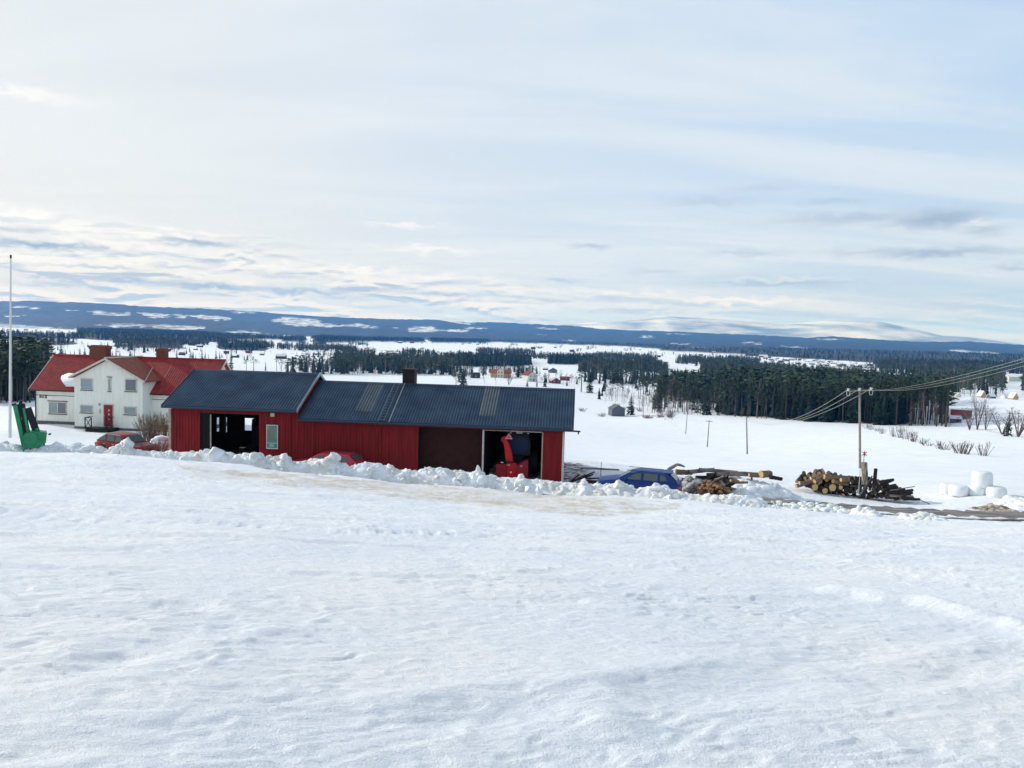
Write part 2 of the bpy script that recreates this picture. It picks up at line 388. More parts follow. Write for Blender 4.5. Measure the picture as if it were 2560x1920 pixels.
# land cover, outlined as seen from the field
FOREST = [
 [(195, 826), (240, 826), (400, 829), (520, 834), (560, 838), (640, 841), (720, 846), (700, 850), (660, 850), (520, 855), (430, 851), (330, 853), (260, 851), (195, 846)],
 [(40, 854), (110, 850), (180, 853), (190, 860), (100, 871), (40, 870)],
 [(-300, 830), (0, 837), (50, 837), (150, 842), (215, 838), (210, 847), (100, 846), (0, 852), (-300, 870)],
 [(285, 860), (460, 857), (462, 872), (455, 881), (330, 884), (290, 876)],
 [(545, 858), (668, 861), (668, 876), (590, 880), (545, 872)],
 [(697, 845), (763, 845), (763, 857), (700, 856)],
 [(780, 845), (810, 842), (900, 846), (1010, 852), (1010, 857), (930, 855), (785, 861)],
 [(940, 846), (1060, 850), (1060, 858), (940, 854)],
 [(1075, 843), (1130, 840), (1210, 847), (1230, 858), (1075, 858)],
 [(1230, 846), (1560, 860), (1760, 872), (1900, 880), (1900, 890), (1760, 881), (1560, 867), (1230, 856)],
 [(690, 938), (750, 928), (830, 924), (840, 897), (960, 902), (1080, 905), (1130, 903), (1180, 903), (1200, 915), (1135, 920), (1135, 938)],
 [(1100, 903), (1180, 899), (1320, 900), (1330, 916), (1210, 919), (1150, 916)],
 [(1368, 912), (1372, 901), (1490, 906), (1500, 914)],
 [(1455, 940), (1490, 922), (1560, 918), (1640, 920), (1640, 934), (1560, 942)],
 [(1640, 922), (1700, 916), (1900, 922), (2050, 938), (2180, 943), (2250, 955), (2370, 958), (2370, 985), (2100, 975), (1900, 968), (1760, 960), (1660, 950)],
 [(1640, 1032), (1700, 1036), (1800, 1041), (2000, 1054), (2100, 1059), (2200, 1063), (2375, 1066), (2372, 1000), (2200, 985), (1900, 968), (1700, 975), (1650, 990)],
 [(1650, 872), (1900, 872), (2200, 880), (2560, 890), (2900, 900), (2900, 912), (2560, 905), (2180, 906), (1900, 890), (1650, 878)],
 [(2180, 908), (2480, 910), (2900, 920), (2900, 1000), (2560, 992), (2470, 993), (2380, 992), (2370, 950), (2200, 932)],
 [(-300, 1012), (0, 1009), (83, 1008), (130, 965), (118, 935), (0, 925), (-300, 925)],
]
CLEAR = [
 [(30, 768), (70, 767), (72, 772), (35, 772)], [(75, 770), (95, 769), (98, 775), (78, 775)], [(157, 775), (190, 776), (190, 780), (158, 778)],
 [(228, 779), (250, 779), (272, 783), (330, 784), (328, 792), (285, 793), (235, 788)], [(345, 784), (425, 787), (420, 795), (380, 796)],
 [(430, 788), (472, 789), (470, 796), (445, 795)], [(475, 789), (510, 788), (575, 796), (570, 802), (500, 800)], [(0, 791), (60, 790), (58, 794), (0, 795)],
 [(570, 780), (640, 782), (630, 786), (575, 783)], [(680, 806), (700, 795), (715, 793), (800, 801), (812, 812), (870, 814), (868, 818), (812, 819), (740, 818), (700, 811)],
 [(865, 813), (885, 811), (940, 818), (940, 824), (865, 818)], [(1020, 832), (1030, 818), (1075, 816), (1100, 826), (1095, 833)], [(1100, 826), (1168, 826), (1160, 834), (1120, 832)],
 [(1165, 818), (1210, 821), (1205, 827), (1170, 823)], [(1098, 802), (1125, 802), (1185, 811), (1180, 814), (1120, 808)], [(1333, 820), (1395, 822), (1398, 825), (1335, 822)],
 [(1342, 837), (1357, 837), (1356, 841), (1342, 840)], [(1598, 843), (1606, 839), (1614, 843), (1634, 842), (1632, 846), (1600, 846)], [(1665, 835), (1725, 837), (1725, 839), (1668, 837)],
 [(1676, 860), (1722, 863), (1720, 866), (1678, 862)], [(1855, 857), (1900, 860), (1898, 863), (1858, 861)], [(1943, 865), (2010, 872), (2008, 875), (1945, 868)],
 [(2365, 876), (2400, 878), (2510, 886), (2508, 889), (2400, 883), (2368, 880)], [(2540, 875), (2560, 878), (2600, 884), (2600, 880)], [(1060, 797), (1075, 797), (1074, 799), (1060, 799)],
 [(745, 786), (800, 791), (798, 793), (748, 789)], [(1410, 853), (1430, 852), (1450, 857), (1415, 857)], [(980, 820), (1000, 821), (1000, 823), (980, 823)], [(2040, 848), (2075, 848), (2100, 852), (2050, 851)],
 [(560, 829), (640, 829), (650, 838), (742, 841), (740, 844), (640, 840), (565, 833)], [(237, 812), (330, 813), (510, 818), (512, 825), (440, 826), (330, 820), (240, 817)], [(-300, 806), (0, 812), (120, 820), (215, 831), (150, 839), (60, 832), (0, 828), (-300, 822)]]
ROADLINE = [(1940, 1262), (2030, 1273), (2150, 1284), (2300, 1294), (2560, 1304), (2900, 1316)]
SAND = [(420, 1164), (640, 1180), (1000, 1212), (1250, 1232), (1500, 1248), (1720, 1262), (1640, 1278), (1450, 1285), (1150, 1262), (850, 1228), (560, 1195)]
def forest_cover(x, y, z, r):
    """1 where the land carries forest"""
    px, py = proj(x, y, z); jx = vn(x / 23, y / 60, 3) * 5 + vn(x / 90, y / 200, 31) * 5; jy = vn(x / 40, y / 60, 4) * 1.4
    jx = np.where(r > 4500, vn(x / 130, y / 260, 3) * 9 + vn(x / 45, y / 120, 13) * 7, jx); jy = np.where(r > 4500, vn(x / 150, y / 400, 4) * 1.6 + vn(x / 60, y / 90, 14) * 1.8, jy)
    px2 = px + jx; py2 = py + jy
    c = np.zeros(np.shape(px), bool)
    for pl in FOREST: c |= inpoly(px2, py2, pl)
    far = r > 4300
    c |= far
    cl = np.zeros(np.shape(px), bool)
    for pl in CLEAR: cl |= inpoly(px2, py2, pl)
    cv = np.where(cl & (r > 3000), np.where(r > 5200, np.clip(.30 + .55 * vn(x / 38, y / 110, 18) + .3 * vn(x / 120, y / 400, 19), 0, 1), 0.0), c.astype(float))
    out = (np.abs(fold(np.arctan2(x, y)) - np.arctan2(x, y)) > 1e-6)
    return np.where(out, r > 900, cv).astype(float)

def sheet(name, rs, azs, mats, zoff=None, disp=None, close=False):
    R, Az = np.meshgrid(rs, azs, indexing='ij'); X = R * np.sin(Az); Y = R * np.cos(Az); Z = ground(X, Y)
    base = Z.copy()
    if disp is not None: Z = Z + disp(X, Y, R, Z)
    if zoff is not None: Z = Z + zoff(R)
    V = np.stack([X, Y, Z], -1).reshape(-1, 3); nr, na = R.shape
    I = np.arange(nr * na).reshape(nr, na)
    J = np.concatenate([I, I[:, :1]], 1) if close else I
    a = J[:-1, :-1].ravel(); b = J[:-1, 1:].ravel(); c = J[1:, 1:].ravel(); d = J[1:, :-1].ravel()
    me = np_mesh(name, V, np.stack([a, d, c, b], 1), mats, True)
    return me, X.ravel(), Y.ravel(), base.ravel(), R.ravel()
def attr(me, name, vals):
    at_ = me.attributes.new(name, 'FLOAT', 'POINT'); at_.data.foreach_set('value', np.asarray(vals, np.float32))

# snow ground material
sm = bpy.data.materials.new('snow'); sm.use_nodes = True; SB = NB(sm.node_tree); spb = sm.node_tree.nodes['Principled BSDF']
geo = SB.n('ShaderNodeNewGeometry'); pos = geo.outputs['Position']
def at_node(nm):
    a = SB.n('ShaderNodeAttribute'); a.attribute_name = nm; return a.outputs['Fac']
snowc = SB.mix(SB.mr(SB.noise(pos, 0.35, 5, 0.6), 0.3, 0.7), (0.80, 0.86, 0.93), (0.90, 0.92, 0.94))
sandf = SB.m('MULTIPLY', at_node('sand'), SB.mr(SB.noise(pos, 1.6, 8, 0.75), 0.34, 0.62))
snowc = SB.mix(SB.m('MULTIPLY', sandf, 0.9), snowc, (0.60, 0.53, 0.42))
dirtf = SB.m('MULTIPLY', at_node('dirt'), SB.mr(SB.noise(pos, 2.4, 8, 0.7), 0.42, 0.58))
snowc = SB.mix(dirtf, snowc, (0.15, 0.11, 0.075))
canopy = SB.mix(SB.mr(SB.noise(pos, 0.012, 8, 0.72), 0.35, 0.65), (0.004, 0.010, 0.012), (0.017, 0.025, 0.028))
ff = SB.m('MULTIPLY', at_node('forest'), SB.mr(SB.noise(pos, 0.03, 6, 0.7), 0.20, 0.30), clamp=True)
SB.lk(SB.mix(ff, snowc, canopy), spb.inputs['Base Color'])
spb.inputs['Roughness'].default_value = 0.62; spb.inputs['Specular IOR Level'].default_value = 0.25
rg = SB.n('ShaderNodeMapping'); rg.inputs['Scale'].default_value = (6.0, 12.0, 8); SB.lk(pos, rg.inputs[0])
b1 = SB.n('ShaderNodeBump'); b1.inputs['Strength'].default_value = 0.9; b1.inputs['Distance'].default_value = 0.06
hh = SB.m('ADD', SB.noise(rg.outputs[0], 1.0, 5, 0.62), SB.m('MULTIPLY', SB.noise(pos, 85.0, 3, 0.75), 0.30))
SB.lk(hh, b1.inputs['Height']); SB.lk(b1.outputs[0], spb.inputs['Normal'])
MATS['snow'] = sm

TRK = []   # ruts drawn on the field, as polylines of ground points
for pts, wd, dp, tread in [([(0, 1700), (230, 1668), (460, 1582), (560, 1560)], .26, .07, 0), ([(60, 1893), (450, 1852), (800, 1842), (1010, 1808)], .22, .07, 0),
        ([(1180, 1800), (1280, 1782), (1540, 1764), (1800, 1722), (1950, 1700)], .25, .075, 0), ([(1650, 1800), (1916, 1764), (2380, 1683), (2560, 1612)], .25, .07, 0),
        ([(0, 1288), (250, 1299), (520, 1306), (870, 1324), (1100, 1330)], .5, .05, 1), ([(0, 1268), (300, 1274), (900, 1302), (1400, 1318)], .24, .07, 0), ([(0, 1380), (300, 1376), (420, 1372)], .2, .06, 0),
        ([(0, 1530), (300, 1528), (480, 1520)], .2, .05, 0), ([(1180, 1500), (1500, 1512), (1900, 1500), (2130, 1490)], .25, .05, 0), ([(1300, 1440), (1500, 1420), (1650, 1418)], .2, .04, 0), ([(1700, 1740), (2000, 1690), (2300, 1600), (2560, 1560)], .3, .04, 0),
        ([(600, 1180), (1000, 1208), (1500, 1246)], .3, .05, 0), ([(200, 1170), (900, 1222), (1500, 1262)], .3, .04, 0), ([(1800, 1300), (2200, 1330), (2560, 1390)], .25, .05, 1), ([(2000, 1360), (2300, 1345), (2560, 1330)], .25, .05, 1), ([(0, 1200), (500, 1222), (1100, 1262), (1700, 1300)], .24, .08, 0), ([(0, 1216), (500, 1240), (1100, 1280), (1800, 1322)], .2, .07, 0), ([(100, 1250), (700, 1276), (1500, 1330), (2300, 1372)], .22, .08, 0), ([(0, 1335), (600, 1345), (1300, 1372), (2100, 1400)], .18, .06, 0), ([(900, 1322), (1500, 1352), (2200, 1392)], .2, .06, 0), ([(1000, 1240), (1500, 1276), (2000, 1300)], .25, .08, 0), ([(0, 1420), (700, 1436), (1500, 1460)], .14, .05, 0)]:
    TRK.append(([tuple(hit(*p, 60, 1.8)[:2]) for p in pts], wd, dp, tread))
CREST = [tuple(hit(*p, 60, 1.8)[:2]) for p in [(2100, 1470), (2300, 1500), (2440, 1530), (2560, 1570), (2700, 1600)]]
def near_disp(X, Y, R, Z):
    rr = np.clip((60 - R) / 8, 0, 1)
    h = fbm(X / 6.0, Y / 5.0, 1, 3) * 0.10
    pat = np.clip(1.0 + .9 * fbm(X / 3.0, Y / 2.0, 44, 2), .6, 1.45)
    wx = fbm(X / .5, Y / .4, 101, 2) * .22; wy = fbm(X / .5, Y / .4, 151, 2) * .16
    ca, sa = math.cos(.32), math.sin(.32); U = (X + wx) * ca + (Y + wy) * sa; V_ = -(X + wx) * sa + (Y + wy) * ca
    rg1 = 1 - np.abs(fbm(U / .62, V_ / .20, 21, 3, .55)) * 2.0; h += np.clip(rg1, -.15, 1) * .017 * pat
    rg2 = fbm(U / .24, V_ / .085, 61, 2, .6); h += rg2 * .012 * pat
    h += fbm((X + wx * 2) / 1.7, (Y + wy * 2) / 0.9, 27, 3, .5) * 0.026
    R_ = np.clip((R - 11) / 12, 0, 1); UU = X * TX[0] + Y * TX[1]; NN = X * TY[0] + Y * TY[1]; h += R_ * (fbm(UU / 3.2, NN / 0.5, 57, 3, .6) * .075 + fbm(UU / .8, NN / .35, 58, 2, .6) * .028)
    # scattered scooped hollows
    for pts, wd, dp, tr in TRK:
        d = dseg(X, Y, pts); wob = 0.6 + 0.5 * vn(X / 0.7, Y / 0.5, 12)
        g = np.exp(-(d / wd) ** 2)
        if tr: g = g * (0.35 + 0.65 * (np.sin((X * 0.97 + Y * 0.2) * 2 * PI / 0.42) > 0))
        dp = dp * 1.0; h = h - g * dp * wob + np.exp(-((d - wd * 1.9) / (wd * .6)) ** 2) * dp * 0.45 * wob
    d = dseg(X, Y, CREST); h += np.exp(-(d / 0.3) ** 2) * 0.13 * (1 + 0.4 * vn(X / .4, Y / .4, 6))
    return h * rr
azf = np.radians(np.linspace(-41, 41, 620)); azr = np.radians(np.linspace(41, 319, 90)[1:-1])
rs1 = np.exp(np.linspace(math.log(2.0), math.log(60), 560))
me, X, Y, Z, R = sheet('snow_field', rs1, azf, sm, disp=near_disp)
PX, PY = proj(X, Y, Z)
roadpts = [(2.0, 0)]
sand = inpoly(PX, PY + vn(X / 2.2, Y / 1.5, 9) * 6, SAND).astype(float)
sand = np.clip(sand * 0.9 + 0.5 * np.exp(-(dseg(PX, PY, [(480, 1178), (700, 1200), (1100, 1232), (1600, 1262)]) / 14) ** 2), 0, 1) * (0.5 + 0.5 * np.clip(0.6 + vn(X / 1.5, Y / 1.0, 15), 0, 1))
dirt = np.zeros_like(X)
DIRT = [(1785, 1228, 60, 16, 1.0), (1700, 1230, 40, 14, .8), (2500, 1285, 60, 9, .9), (1300, 1180, 1, 1, 0), (1450, 1195, 40, 12, .6), (300, 1090, 40, 4, .5)]
for cx, cy_, sx, sy, w in DIRT: dirt = np.maximum(dirt, np.exp(-((PX - cx) / sx) ** 2 - ((PY - cy_) / sy) ** 2) * w)
uu = X * TX[0] + Y * TX[1]; nn = X * TY[0] + Y * TY[1]
dirt = np.maximum(dirt, ((uu > -26) & (uu < 0.6) & (nn > 44.3) & (nn < 52)) * 1.0)
dirt = np.maximum(dirt, 0.75 * ((uu > -56) & (uu < -36) & (nn > 66.3) & (nn < 78)))
attr(me, 'sand', sand); attr(me, 'dirt', dirt); attr(me, 'forest', np.zeros_like(X))
tag(link_mesh('snow_field', me), kind='structure')
# valley sheet
azv = np.radians(np.linspace(-41, 41, 520)); rs2 = np.concatenate([np.exp(np.linspace(math.log(58), math.log(5200), 330)), np.linspace(5200, 13500, 150)[1:]])
def vd(X, Y, R, Z):
    c = forest_cover(X, Y, Z, R)
    return np.where(R < 400, (fbm(X / 12, Y / 12, 2, 3) * .12 + fbm(X / 30, Y / 7, 12, 3) * .3) * np.clip((R - 60) / 60, 0, 1), 0) + np.where((R > 5200), c * (10 + 7 * vn(X / 55, Y / 55, 77)), np.where(R > 2500, c * 6, 0))
me, X, Y, Z, R = sheet('valley', rs2, azv, sm, zoff=lambda R: -0.05 * (R < 60), disp=vd)
cov = forest_cover(X, Y, Z, R); cov = np.where(R < 1500, 0, cov)
attr(me, 'sand', np.zeros_like(X)); attr(me, 'forest', cov)
PX, PY = proj(X, Y, Z)
d = np.minimum(dseg(PX, PY, [(1670, 1050), (1700, 1075), (1735, 1105)]) + 1.5, dseg(PX, PY, [(2370, 1061), (2430, 1070), (2560, 1093)]))
dl = np.exp(-(d / 1.6) ** 2); dl = np.maximum(dl, 0.8 * np.exp(-(dseg(PX, PY, [(700, 865), (880, 871), (1010, 880)]) / 0.9) ** 2))
dl = np.maximum(dl, .5 * np.exp(-(dseg(PX, PY, [(1500, 1170), (1600, 1180), (1440, 1160)]) / 2.0) ** 2))
attr(me, 'dirt', dl * 0.8)
tag(link_mesh('valley', me), kind='structure')
# the land beside and behind the viewer
azb = np.radians(np.linspace(41, 319, 100)); rs3 = np.exp(np.linspace(math.log(2.0), math.log(13500), 110))
me, X, Y, Z, R = sheet('ground', rs3, azb, sm)
attr(me, 'sand', 0 * X); attr(me, 'dirt', 0 * X); attr(me, 'forest', forest_cover(X, Y, Z, R))
tag(link_mesh('ground', me), kind='structure')
a = np.radians(np.linspace(0, 360, 48, endpoint=False)); V = [(0, 0, -EYE - .02)] + [(2.03 * math.sin(t), 2.03 * math.cos(t), g1(2.03 * math.sin(t), 2.03 * math.cos(t)) - .01) for t in a]
me = np_mesh('near_ground', V, [(0, i + 1, (i + 1) % 48 + 1) for i in range(48)], sm, True); tag(link_mesh('near_ground', me), kind='structure')

# far fells, snow covered
fell = mat('fell_snow', (0.90, 0.91, 0.90), 0.8, var=.25, vs=0.0009, col2=(.22, .27, .34), stretch=(1, .5, 5))
FELL = [(1180, 832), (1330, 816), (1454, 809), (1540, 803), (1627, 797), (1673, 791), (1778, 797), (1905, 806), (1963, 810), (2055, 803), (2194, 804), (2264, 819), (2356, 840), (2414, 841), (2495, 850), (2560, 861), (2800, 872)]
NA = 260; pxs = np.linspace(1180, 2800, NA); pys = lerp_list(pxs, FELL)
rows = []
for k, t in enumerate(np.linspace(0, 1, 26)):
    rr = 13700 + 4800 * t
    row = []
    for i in range(NA):
        d = ray(pxs[i], pys[i]); h = math.hypot(d[0], d[1]); e = d[2] / h
        prof = math.sin(t * PI / 2) ** 1.3
        z = -60 * (1 - prof) + e * 18500 * prof; x, y = d[0] / h * rr, d[1] / h * rr
        z += float(fbm(np.array([x / 1800]), np.array([y / 1800]), 51, 4)[0]) * 60 * math.sin(PI * t)
        row.append((x, y, z))
    rows.append(row)
V = np.array(rows).reshape(-1, 3); I = np.arange(26 * NA).reshape(26, NA)
me = np_mesh('mountain', V, np.stack([I[:-1, :-1].ravel(), I[1:, :-1].ravel(), I[1:, 1:].ravel(), I[:-1, 1:].ravel()], 1), fell, True)
tag(link_mesh('mountain', me), kind='structure')
# haze
hm = bpy.data.materials.new('haze'); hm.use_nodes = True; hn = hm.node_tree; hn.nodes.clear()
pvn = hn.nodes.new('ShaderNodeVolumePrincipled'); pvn.inputs['Color'].default_value = (0.04, 0.34, 1.0, 1); pvn.inputs['Absorption Color'].default_value = (1, 1, 1, 1); pvn.inputs['Density'].default_value = 1.0 / 17000; pvn.inputs['Anisotropy'].default_value = 0.0
ho = hn.nodes.new('ShaderNodeOutputMaterial'); hn.links.new(pvn.outputs[0], ho.inputs['Volume'])
hz_ = MB().box(-29000, 29000, -15000, 27000, -1250, 760).build('haze', hm); tag(hz_, kind='stuff')
# ------------------------------------------------------------------ trees
m_bark = mat('bark', (0.105, 0.080, 0.062), 0.9, var=.4, vs=6)
m_pinebark = mat('pine_bark', (0.072, 0.055, 0.048), 0.9, var=.4, vs=3)
m_birch = mat('birch_bark', (0.34, 0.31, 0.29), 0.85, var=.5, vs=5)
m_spruce = mat('spruce_needles', (0.024, 0.060, 0.030), 0.75, var=.55, vs=.45, col2=(0.010, 0.024, 0.020))
m_pine = mat('pine_needles', (0.052, 0.098, 0.036), 0.75, var=.55, vs=.5, col2=(0.018, 0.036, 0.024))
m_twig = mat('bare_twigs', (0.155, 0.12, 0.115), 0.9, var=.35, vs=.8)
m_shrub = mat('shrub_twigs', (0.20, 0.145, 0.10), 0.9, var=.3, vs=2)

def tri_cloud(mb, c, s, rnd, n=3, m=0, flat=.6):
    for _ in range(n):
        a = rnd.uniform(0, 2 * PI); t = rnd.uniform(-.6, .6)
        u = Vector((math.cos(a), math.sin(a), t * flat)) * s; w = Vector((-math.sin(a), math.cos(a), rnd.uniform(-.7, .7))) * s * .8
        o = Vector(c) + Vector([rnd.uniform(-.35, .35) * s for _ in range(3)])
        mb.add([o - u, o + u * .6 + w * .7, o + u * .5 - w * .8], [(0, 1, 2)], m)
def spruce(H, wd, rnd, levels=24, nb=8, sub=True):
    mb = MB(); z0 = H * .05
    for k in range(levels):
        t = k / (levels - 1); z = z0 + (H - z0) * t ** 0.9
        R = wd * (1 - t) ** .85 * rnd.uniform(.72, 1.12) + .12
        for j in range(nb):
            a = 2 * PI * (j + rnd.random()) / nb; L = R * rnd.uniform(.6, 1.12); dr = L * rnd.uniform(.25, .5)
            d = Vector((math.cos(a), math.sin(a), 0)); s = Vector((-math.sin(a), math.cos(a), 0)) * L * rnd.uniform(.22, .36)
            o = Vector((0, 0, z + .25)); tip = d * L + Vector((0, 0, z - dr)); mid = d * L * .55 + Vector((0, 0, z - dr * .25))
            mb.add([o, mid + s, tip, mid - s], [(0, 1, 2), (0, 2, 3)])
            if sub:
                e = Vector((0, 0, -L * .22))
                mb.add([mid + s * .9, mid + d * L * .3 + s * 1.2 + e, mid + e * 1.4], [(0, 1, 2)]); mb.add([mid - s * .9, mid + d * L * .3 - s * 1.2 + e, mid + e * 1.4], [(0, 1, 2)])
    mb.add([(0.14, 0, H - .9), (-.14, 0.1, H - .9), (0, -.14, H - .9), (0, 0, H + .5)], [(0, 1, 3), (1, 2, 3), (2, 0, 3)])
    return mb, MB().tube((0, 0, -.8), (0, 0, H * .9), H * .014, .03, 6)
def pine(H, rnd, cl=.42, n=120, wd=1.0):
    mb = MB(); tr = MB(); bx, by = rnd.uniform(-.4, .4), rnd.uniform(-.4, .4)
    top = Vector((bx, by, H))
    tr.path([Vector((0, 0, -.8)), Vector((bx * .3, by * .6, H * .5)), top * .97], [H * .015, H * .011, .05], 6)
    blobs = []
    for k in range(11):
        t = 1 - cl + cl * (k + rnd.random()) / 11; a = rnd.uniform(0, 2 * PI); L = H * .17 * wd * (1.15 - .75 * (t - 1 + cl) / cl) * rnd.uniform(.6, 1.15)
        p = Vector((bx * t, by * t, H * t * .96)); e = p + Vector((math.cos(a) * L, math.sin(a) * L, L * rnd.uniform(.05, .5)))
        tr.tube(p, e, .07, .025, 3); blobs += [(e, L * .42), (p.lerp(e, .55), L * .36)]
    blobs.append((top, H * .055))
    for i in range(n):
        c, s = blobs[i % len(blobs)]
        o = c + Vector((rnd.gauss(0, .5), rnd.gauss(0, .5), rnd.gauss(0, .28))) * s
        tri_cloud(mb, o, rnd.uniform(.32, .62), rnd, 3)
    return mb, tr
def birch(H, rnd, n=16, spread=.28, stems=1, twig=True):
    tr = MB(); tw = MB()
    for s in range(stems):
        lean = Vector((rnd.uniform(-.1, .1), rnd.uniform(-.1, .1), 1)) if stems == 1 else Vector((rnd.uniform(-.3, .3), rnd.uniform(-.3, .3), 1))
        top = lean * H * rnd.uniform(.85, 1)
        tr.path([Vector((0, 0, -.5)), top * .5, top], [H * .011, H * .007, .02], 4)
        for k in range(n):
            t = .28 + .7 * (k + rnd.random()) / n; a = rnd.uniform(0, 2 * PI); L = H * spread * (1.15 - t) * rnd.uniform(.7, 1.3) + .3
            p = top * t; d = Vector((math.cos(a), math.sin(a), rnd.uniform(.9, 1.8))).normalized(); e = p + d * L
            tw.tube(p, e, H * .0035, .012, 3, caps=False)
            for q in range(5):
                p2 = p.lerp(e, rnd.uniform(.3, 1)); d2 = (d + Vector((rnd.uniform(-.8, .8), rnd.uniform(-.8, .8), rnd.uniform(-.4, .5)))).normalized(); L2 = L * rnd.uniform(.3, .6)
                e2 = p2 + d2 * L2; w = Vector((rnd.uniform(-1, 1), rnd.uniform(-1, 1), 0)).normalized() * .035
                tw.add([p2 - w, p2 + w, e2], [(0, 1, 2)])
                for q2 in range(3):
                    p3 = p2.lerp(e2, rnd.uniform(.3, 1)); e3 = p3 + (d2 + Vector((rnd.uniform(-1, 1), rnd.uniform(-1, 1), rnd.uniform(-.7, .3)))).normalized() * L2 * .5
                    tw.add([p3 - w * .6, p3 + w * .6, e3], [(0, 1, 2)])
    return tw, tr
rt = random.Random(5)
SPR = []; PIN = []; BIR = []
for i in range(4):
    c, t = spruce(18, rt.uniform(2.5, 3.3), rt, 22, 7); SPR.append((c.mesh('spruce_crown', m_spruce), t.mesh('spruce_trunk', m_bark)))
for i in range(4):
    c, t = pine(18, rt, rt.uniform(.35, .55)); PIN.append((c.mesh('pine_crown', m_pine), t.mesh('pine_trunk', m_pinebark)))
for i in range(3):
    c, t = birch(15, rt); BIR.append((c.mesh('birch_crown', m_twig), t.mesh('birch_trunk', m_birch)))
BUSHY = []
for i in range(2):
    c, t = birch(15, rt, n=9, spread=.34, stems=7); BUSHY.append((c.mesh('bare_crown', m_twig), t.mesh('bare_stems', m_twig)))
TREE_N = {'bushy': 0, 'spruce': 0, 'pine': 0, 'birch': 0}
def tree(kind, loc, h, label, group, rnd=rt, w=None):
    src = {'spruce': SPR, 'pine': PIN, 'birch': BIR, 'bushy': BUSHY}[kind]; c, t = src[rnd.randrange(len(src))]
    H0 = 15 if kind in ('birch', 'bushy') else 18; s = h / H0; TREE_N[kind] += 1
    r = thing(('bare' if kind == 'bushy' else kind) + '_tree', label, 'tree', loc, rnd.uniform(0, 6.28), group); ww = w or rnd.uniform(.85, 1.15)
    r.scale = (s * ww, s * ww, s)
    link_mesh('crown', c, r); link_mesh('trunk', t, r)
    return r

# front row of the dark wood beyond the field: (px range, edge row, kinds)
EDGE = [(1640, 1030), (1700, 1035), (1800, 1040), (2000, 1053), (2100, 1058), (2200, 1063), (2375, 1067)]
gp = 'trees in the front rows of the dark wood beyond the field'
rows = 0
for k in range(240):
    px = 1636 + (2372 - 1636) * ((k * 0.6180339) % 1.0) ** 1.12; base = float(lerp_list(px, EDGE)) - rt.random() ** 1.6 * 17
    p = hit(px, base, 900, 150)
    if px < 1930: kind = rt.choices(['pine', 'spruce', 'birch'], [.5, .15, .35])[0]; h = rt.uniform(8, 18)
    elif px < 2260: kind = rt.choices(['pine', 'spruce'], [.35, .65])[0]; h = rt.uniform(12.5, 20)
    else: kind = rt.choices(['pine', 'birch'], [.9, .1])[0]; h = rt.uniform(15, 18.5)
    lab = {'pine': 'tall pine with a bare trunk at the edge of the near wood', 'spruce': 'dark green spruce at the edge of the near wood beyond the field',
           'birch': 'leafless birch at the edge of the near wood beyond the field'}[kind]
    tree(kind, p - Vector((0, 0, .3)), h, lab, gp)
# left wood edge
for k in range(26):
    px = -12 + 100 * rt.random(); p = hit(px, 1007 - rt.random() * 24, 900, 100); kd = rt.choice(['spruce', 'pine', 'pine', 'birch'])
    tree(kd, p, rt.uniform(13, 19), {'pine': 'pine', 'spruce': 'dense spruce', 'birch': 'bare birch'}[kd] + ' in the dark wood left of the white house, behind the flagpole', 'trees of the wood left of the white house')
